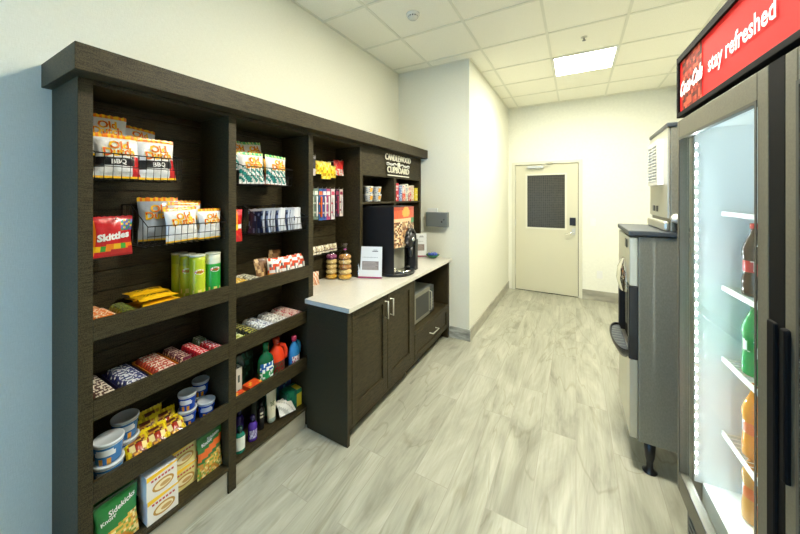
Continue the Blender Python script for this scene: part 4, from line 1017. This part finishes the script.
ip('badge', [(IX - .046, 2.37, 1.285, IX - .0415, 2.44, 1.335, 'black')], .002)
m = MB()
# rounded chrome chute
pr = []
for i in range(13):
    a = PI * i / 12; pr.append((math.cos(a), math.sin(a)))
vs = []; fs = []
for k, (z_, d_, w_) in enumerate(((1.00, .030, .085), (1.07, .046, .10), (1.14, .040, .085), (1.20, .014, .04))):
    for c_, s_ in pr: vs.append((-.036 - s_ * d_, c_ * w_ - .03, z_))
for k in range(3):
    for i in range(12): fs.append((k * 13 + i, k * 13 + i + 1, (k + 1) * 13 + i + 1, (k + 1) * 13 + i))
m.add(vs, fs, mat='chrome', smooth=True); m.build('ice_chute', t)
m = MB(); m.box(-.030, -.05, .78, -.012, .0, 1.0, mat='black'); m.build('push_lever', t, .003)
m = MB()
vs = []; n_ = 16
for z_, k in ((.60, .55), (.66, .98), (.685, 1.0)):
    for i in range(n_ + 1):
        a = PI * i / n_; vs.append((-.040 - .068 * k * math.sin(a) ** .7, .235 * k * math.cos(a), z_))
fs = [(k * 17 + i, (k + 1) * 17 + i, (k + 1) * 17 + i + 1, k * 17 + i + 1) for k in range(2) for i in range(n_)] + [tuple(range(17))]
m.add(vs, fs, mat='black', smooth=True)
m.add([(v[0] * .97, v[1] * .95, .678) for v in vs[34:]], [tuple(range(17))[::-1]], mat='dkgrey'); m.tube([vs[34 + i] for i in range(17)], .006, 6, mat='black')
for i in range(8): m.box(-.10, -.16 + i * .045, .678, -.045, -.15 + i * .045, .681, mat='grey')
m.build('drip_tray', t)
for x in (IX + .06, IXB - .06):
    for y in (IY0 + .06, IY1 - .06):
        m = MB(); m.lathe([(.034, 0), (.036, .006), (.020, .016), (.016, .03), (.016, .06), (.024, .09), (.030, .19)], 16, mat='black', c=(x - ic[0], y - ic[1])); m.build('leg', t)
# ice maker head
HX, HY0, HY1 = .436, 2.29, 2.775
t = thing('ice_maker', 'grey ice maker head with white louvred grille on top of the dispenser', 'ice maker', (HX, 2.55, 1.397)); ic = (HX, 2.55)
Z = 1.397
def hp(name, bs, bevel=.004):
    m = MB()
    for b in bs: m.box(b[0] - HX, b[1] - 2.55, b[2] - Z, b[3] - HX, b[4] - 2.55, b[5] - Z, mat=b[6])
    return m.build(name, t, bevel)
hp('housing', [(HX + .012, HY0, 1.398, 1.08, HY1, 1.975, 'steel')])
hp('top_cover', [(HX - .004, HY0 - .006, 1.976, 1.08, HY1 + .004, 2.0, 'dkgrey')], .005)
hp('front_panel', [(HX, HY0 + .002, 1.47, HX + .011, HY1 - .002, 1.974, 'steel_lt')], .003)
hp('lower_bumper', [(HX - .016, HY0 + .002, 1.399, HX + .011, HY1 - .002, 1.452, 'steel_lt')], .012)
hp('indicator_window', [(HX - .003, 2.62 + .0, 1.50, HX, 2.67, 1.535, 'black')], 0); hp('indicator_window', [(HX - .003, 2.53, 1.50, HX, 2.58, 1.535, 'black')], 0)
g_ = MB(); gy0, gy1, gz0, gz1 = 2.385, 2.68, 1.66, 1.925
for b in ((gy0, gz0, gy0 + .03, gz1), (gy1 - .02, gz0, gy1, gz1), (gy0 + .03, gz0, gy1 - .02, gz0 + .02), (gy0 + .03, gz1 - .03, gy1 - .02, gz1), (2.535, gz0 + .02, 2.545, gz1 - .03)):
    g_.box(-.028, b[0] - 2.55, b[1] - Z, -.001, b[2] - 2.55, b[3] - Z, mat='white')
for i in range(11):
    z_ = gz0 + .028 + i * .0192 - Z
    g_.box(-.027, gy0 + .03 - 2.55, z_ - .0042, -.012, gy1 - .02 - 2.55, z_ + .0042, mat='white')
g_.box(-.006, gy0 + .03 - 2.55, gz0 + .02 - Z, -.001, gy1 - .02 - 2.55, gz1 - .03 - Z, mat='blackm')
g_.build('grille', t)
m = MB(); m.lathe([(.024, -.30), (.026, -.29), (.026, -.272)], 18, mat='white', axis='y', c=(.035, .075)); m.build('pressure_gauge', t)
m = MB(); m.tube([(.035, -.285, .05), (.035, -.285, .02), (.10, -.285, .015), (.2, -.28, .018)], .012, 8, mat='black'); m.build('hose', t)

# ---------------------------------------------------------------- beverage cooler (local: x along the front away->near, -y into room)
FR = math.atan2(-.999, .0436)           # local +x points towards the camera end
t = thing('drinks_cooler', 'tall two-door glass drinks cooler with lit red sign header', 'drinks cooler', (.398, 1.858, 0), FR)
# local +y = rotate(+x) by 90deg -> points to +X world (into the cooler)
W = 1.44; D = .74
def fp(name, bs, bevel=.003, parent=t):
    m = MB()
    for b in bs: m.box(*b[:6], mat=b[6])
    return m.build(name, parent, bevel)
fp('cabinet', [(0, .03, .10, .028, D, 1.93, 'bronze'), (W - .028, .03, .10, W, D, 1.93, 'bronze'), (.028, D - .03, .10, W - .028, D, 1.93, 'bronze'), (0, .03, 1.93, W, D, 2.19, 'bronze'), (.028, .03, .10, W - .028, D - .03, .30, 'bronze')])
fp('liner', [(.028, D - .04, .38, W - .028, D - .03, 1.88, 'fridgein'), (.028, .035, .38, .036, D - .04, 1.88, 'fridgein'), (W - .036, .035, .38, W - .028, D - .04, 1.88, 'fridgein'), (.036, .06, .30, W - .036, D - .04, .385, 'fridgein'), (.028, .035, 1.88, W - .028, D - .03, 1.93, 'fridgein')], 0)
fp('center_mullion', [(.690, .028, .30, .750, .06, 1.93, 'black')], 0)
fp('kick_grille', [(.0, .022, .02, W, .03, .295, 'black')] + [(.03, .016, .05 + .03 * i, W - .03, .022, .062 + .03 * i, 'grey') for i in range(7)], 0)
for x in (.05, W - .09):
    for y in (.05, D - .09): fp('leveling_foot', [(x, y, 0, x + .04, y + .04, .10, 'black')])
def fdoor(x0, x1, st0, st1, hx_):
    m = MB(); z0, z1, g0, g1 = .305, 1.922, .39, 1.845
    m.box(x0, -.012, z0, x0 + st0, .022, z1, mat='bronze'); m.box(x1 - st1, -.012, z0, x1, .022, z1, mat='bronze')
    m.box(x0 + st0, -.012, z0, x1 - st1, .022, g0, mat='bronze'); m.box(x0 + st0, -.012, g1, x1 - st1, .022, z1, mat='bronze')
    d_ = m.build('glass_door', t, .003)
    gk = MB(); e = .008
    for b in ((x0 + st0 - .002, g0 - .002, x0 + st0 + e, g1 + .002), (x1 - st1 - e, g0 - .002, x1 - st1 + .002, g1 + .002), (x0 + st0 + e, g0 - .002, x1 - st1 - e, g0 + e), (x0 + st0 + e, g1 - e, x1 - st1 - e, g1 + .002)):
        gk.box(b[0], -.014, b[1], b[2], -.0125, b[3], mat='black')
    gk.build('gasket', d_)
    bx(x0 + st0, .002, g0, x1 - st1, .008, g1, mat='glass').build('glass_pane', d_)
    h_ = MB(); a, b = sorted((hx_, hx_ + (.036 if hx_ < .72 else -.022))); h_.box(a, -.018 if hx_ < .72 else -.022, .60 if hx_ < .72 else .93, b, -.0045, 1.285, mat='blackm'); h_.build('door_handle', d_, .005)
fdoor(.0, .687, .024, .052, .690); fdoor(.752, 1.44, .045, .032, .775)
fp('door_gap_trim', [(.6885, -.0115, .305, .7505, .020, 1.922, 'blackm')], 0)
fp('header_frame', [(.0, -.015, 1.936, W, .029, 1.956, 'blackm'), (.0, -.015, 2.172, W, .029, 2.20, 'blackm'), (.0, -.015, 1.956, .018, .029, 2.172, 'blackm'), (W - .018, -.015, 1.956, W, .029, 2.172, 'blackm')], .002)
# sign face with picture strip and lettering
M['signred'] = None
m_, nt, b = newmat('backlit_red_sign')
a = N(nt, 'ShaderNodeAttribute', attribute_name='Col'); nt.links.new(a.outputs['Color'], b.inputs['Base Color']); nt.links.new(a.outputs['Color'], b.inputs['Emission Color']); b.inputs['Emission Strength'].default_value = .40; b.inputs['Roughness'].default_value = .6; b.inputs['Specular IOR Level'].default_value = .2
M['signred'] = m_
m = MB(); m.box(.018, -.006, 1.956, W - .018, .029, 2.172, hx('c81e1c'), 'signred')
rnd = random.Random(8)
vs, fs, cs = [], [], []
for j in range(14):
    for i in range(12):
        x0_, z0_ = .045 + i * .0175, 1.957 + j * .0153; k = len(vs); vs += [(x0_, -.0075, z0_), (x0_ + .0175, -.0075, z0_), (x0_ + .0175, -.0075, z0_ + .0153), (x0_, -.0075, z0_ + .0153)]; fs.append((k, k + 1, k + 2, k + 3))
        cs.append([hx('5a1a10'), hx('8a2a18'), hx('3a120c'), hx('b04a30'), hx('701c14')][rnd.randrange(5)])
m.add(vs, fs, cs, 'signred')
fm2 = lambda x, z: (x, -.0095, z)
m.text('Coca-Cola', .078, .150, 2.052, hx('f4e8e4'), fm2, .05, .35, .06, .70, 'signred')
m.text('stay refreshed', .080, .515, 2.055, hx('f6ece8'), fm2, .022, 0, 0, .87, 'signred')
m.build('sign_face', t)
# LED strips
m = MB(); m.box(.0365, .034, .40, .043, .044, 1.86, mat='white'); m.build('led_channel', t)
m = MB()
for i in range(36): z_ = .42 + i * .0395; m.box(.043, .036, z_, .0445, .041, z_ + .011, mat='led')
m.build('led_strip', t)
m = MB(); m.box(.715, .062, .40, .727, .07, 1.86, mat='white')
for i in range(36): z_ = .42 + i * .0395; m.box(.717, .070, z_, .725, .0735, z_ + .014, mat='led')
m.build('led_strip', t)
# shelves
ZS = [1.524, 1.220, .928, .624]
for z_ in ZS:
    m = MB(); m.box(.045, .115, z_ - .012, W - .045, .122, z_ + .006, mat='white'); m.box(.045, .60, z_ - .006, W - .045, .606, z_, mat='white')
    for i in range(54): x = .055 + i * .0252; m.tube([(x, .122, z_), (x, .60, z_)], .0018, 4, mat='white')
    m.build('wire_shelf', t)
ct = t
def cooler_pt(x, y): return (.398 + .0436 * x + .999 * y, 1.857 - .999 * x + .0436 * y)
def drink(name, label, cat, x, y, z, liquid, labc, capc, r=.036, h=.262, grp=None, src=None):
    px, py = cooler_pt(x, y)
    if src: return dup(src, (px, py, z), label=label, group=grp)
    o = thing(name, label, cat, (px, py, z), FR, grp)
    sh = [(.80, 0), (.98, .02), (1, .06), (1, .22), (.90, .34), (.90, .50), (1, .58), (1, .66), (.80, .76), (.5, .86), (.36, .92), (.36, .965)]
    MB().lathe([(r * a, h * b_) for a, b_ in sh], 24, mat=liquid).build('bottle_body', o)
    MB().lathe([(r * .915, h * .345), (r * .93, h * .36), (r * .93, h * .49), (r * .915, h * .505)], 24, labc, 'film', cap=False).build('label', o)
    MB().lathe([(r * .43, h * .955), (r * .43, h * 1.02), (r * .38, h * 1.03)], 16, hx(capc), 'plastic').build('cap', o); return o
rc = lambda a, z: hx('f0e6e6') if int(a * 18 + z * 300) % 5 == 0 else hx('c8141c')
gc = lambda a, z: hx('e6f2e8') if int(a * 14 + z * 200) % 3 == 0 else hx('1a8a3a')
oc = lambda a, z: hx('f0e8e0') if int(a * 14 + z * 200) % 4 == 0 else hx('e8742a')
rowsd = [(ZS[1], 'cola', rc, 'c8141c', 'cola_bottle', 'dark cola bottle with red label on the cooler shelf second from the top'), (ZS[2], 'greenpet', gc, '1a8a3a', 'soda_bottle', 'green soda bottle on the middle cooler shelf'),
         (ZS[3], 'orangesoda', oc, 'e8742a', 'orange_soda_bottle', 'orange soda bottle on the lowest wire shelf of the cooler'), (.3865, 'juice', oc, '2a2a2a', 'juice_bottle', 'amber juice bottle on the floor of the cooler')]
for z_, lq, lc, cc, nm, lb in rowsd:
    src = None
    for j in range(3):
        for i in range(6):
            x = .170 + .086 * i + (.045 if i > 4 else 0)
            o = drink(nm, lb, 'bottle', x, .165 + .085 * j, z_ + .002, lq, lc, cc, grp=nm.replace('_', ' ') + 's in the cooler', src=src)
            src = src or o
# black slab added behind the far door to block sky through its gaps
struct(bx(DX0 - .05, YB + .101, 0, DX1 + .05, YB + .2, H, mat='blackm').build('door_gap_backing'))
# ---------------------------------------------------------------- camera, world
cam = bpy.data.cameras.new('camera'); co = bpy.data.objects.new('camera', cam); C.objects.link(co); S.camera = co
cam.sensor_width = 36; cam.sensor_fit = 'HORIZONTAL'; cam.lens = 316 / 800 * 36
cam.shift_x = (400 - 388.3) / 800; cam.shift_y = -(267 - 196.8) / 800; cam.clip_start = .02
co.location = (0, 0, 1.59); co.rotation_euler = (PI / 2, 0, math.radians(30.706))
wd = bpy.data.worlds.new('world'); S.world = wd; wd.use_nodes = True
bg = wd.node_tree.nodes['Background']; bg.inputs['Color'].default_value = (.17, .48, 1.0, 1); bg.inputs['Strength'].default_value = 9.8
vs = S.view_settings; vs.view_transform = 'Standard'; vs.look = 'None'; vs.gamma = 1; vs.use_curve_mapping = False; vs.exposure = 0.0
S.display_settings.display_device = 'sRGB'
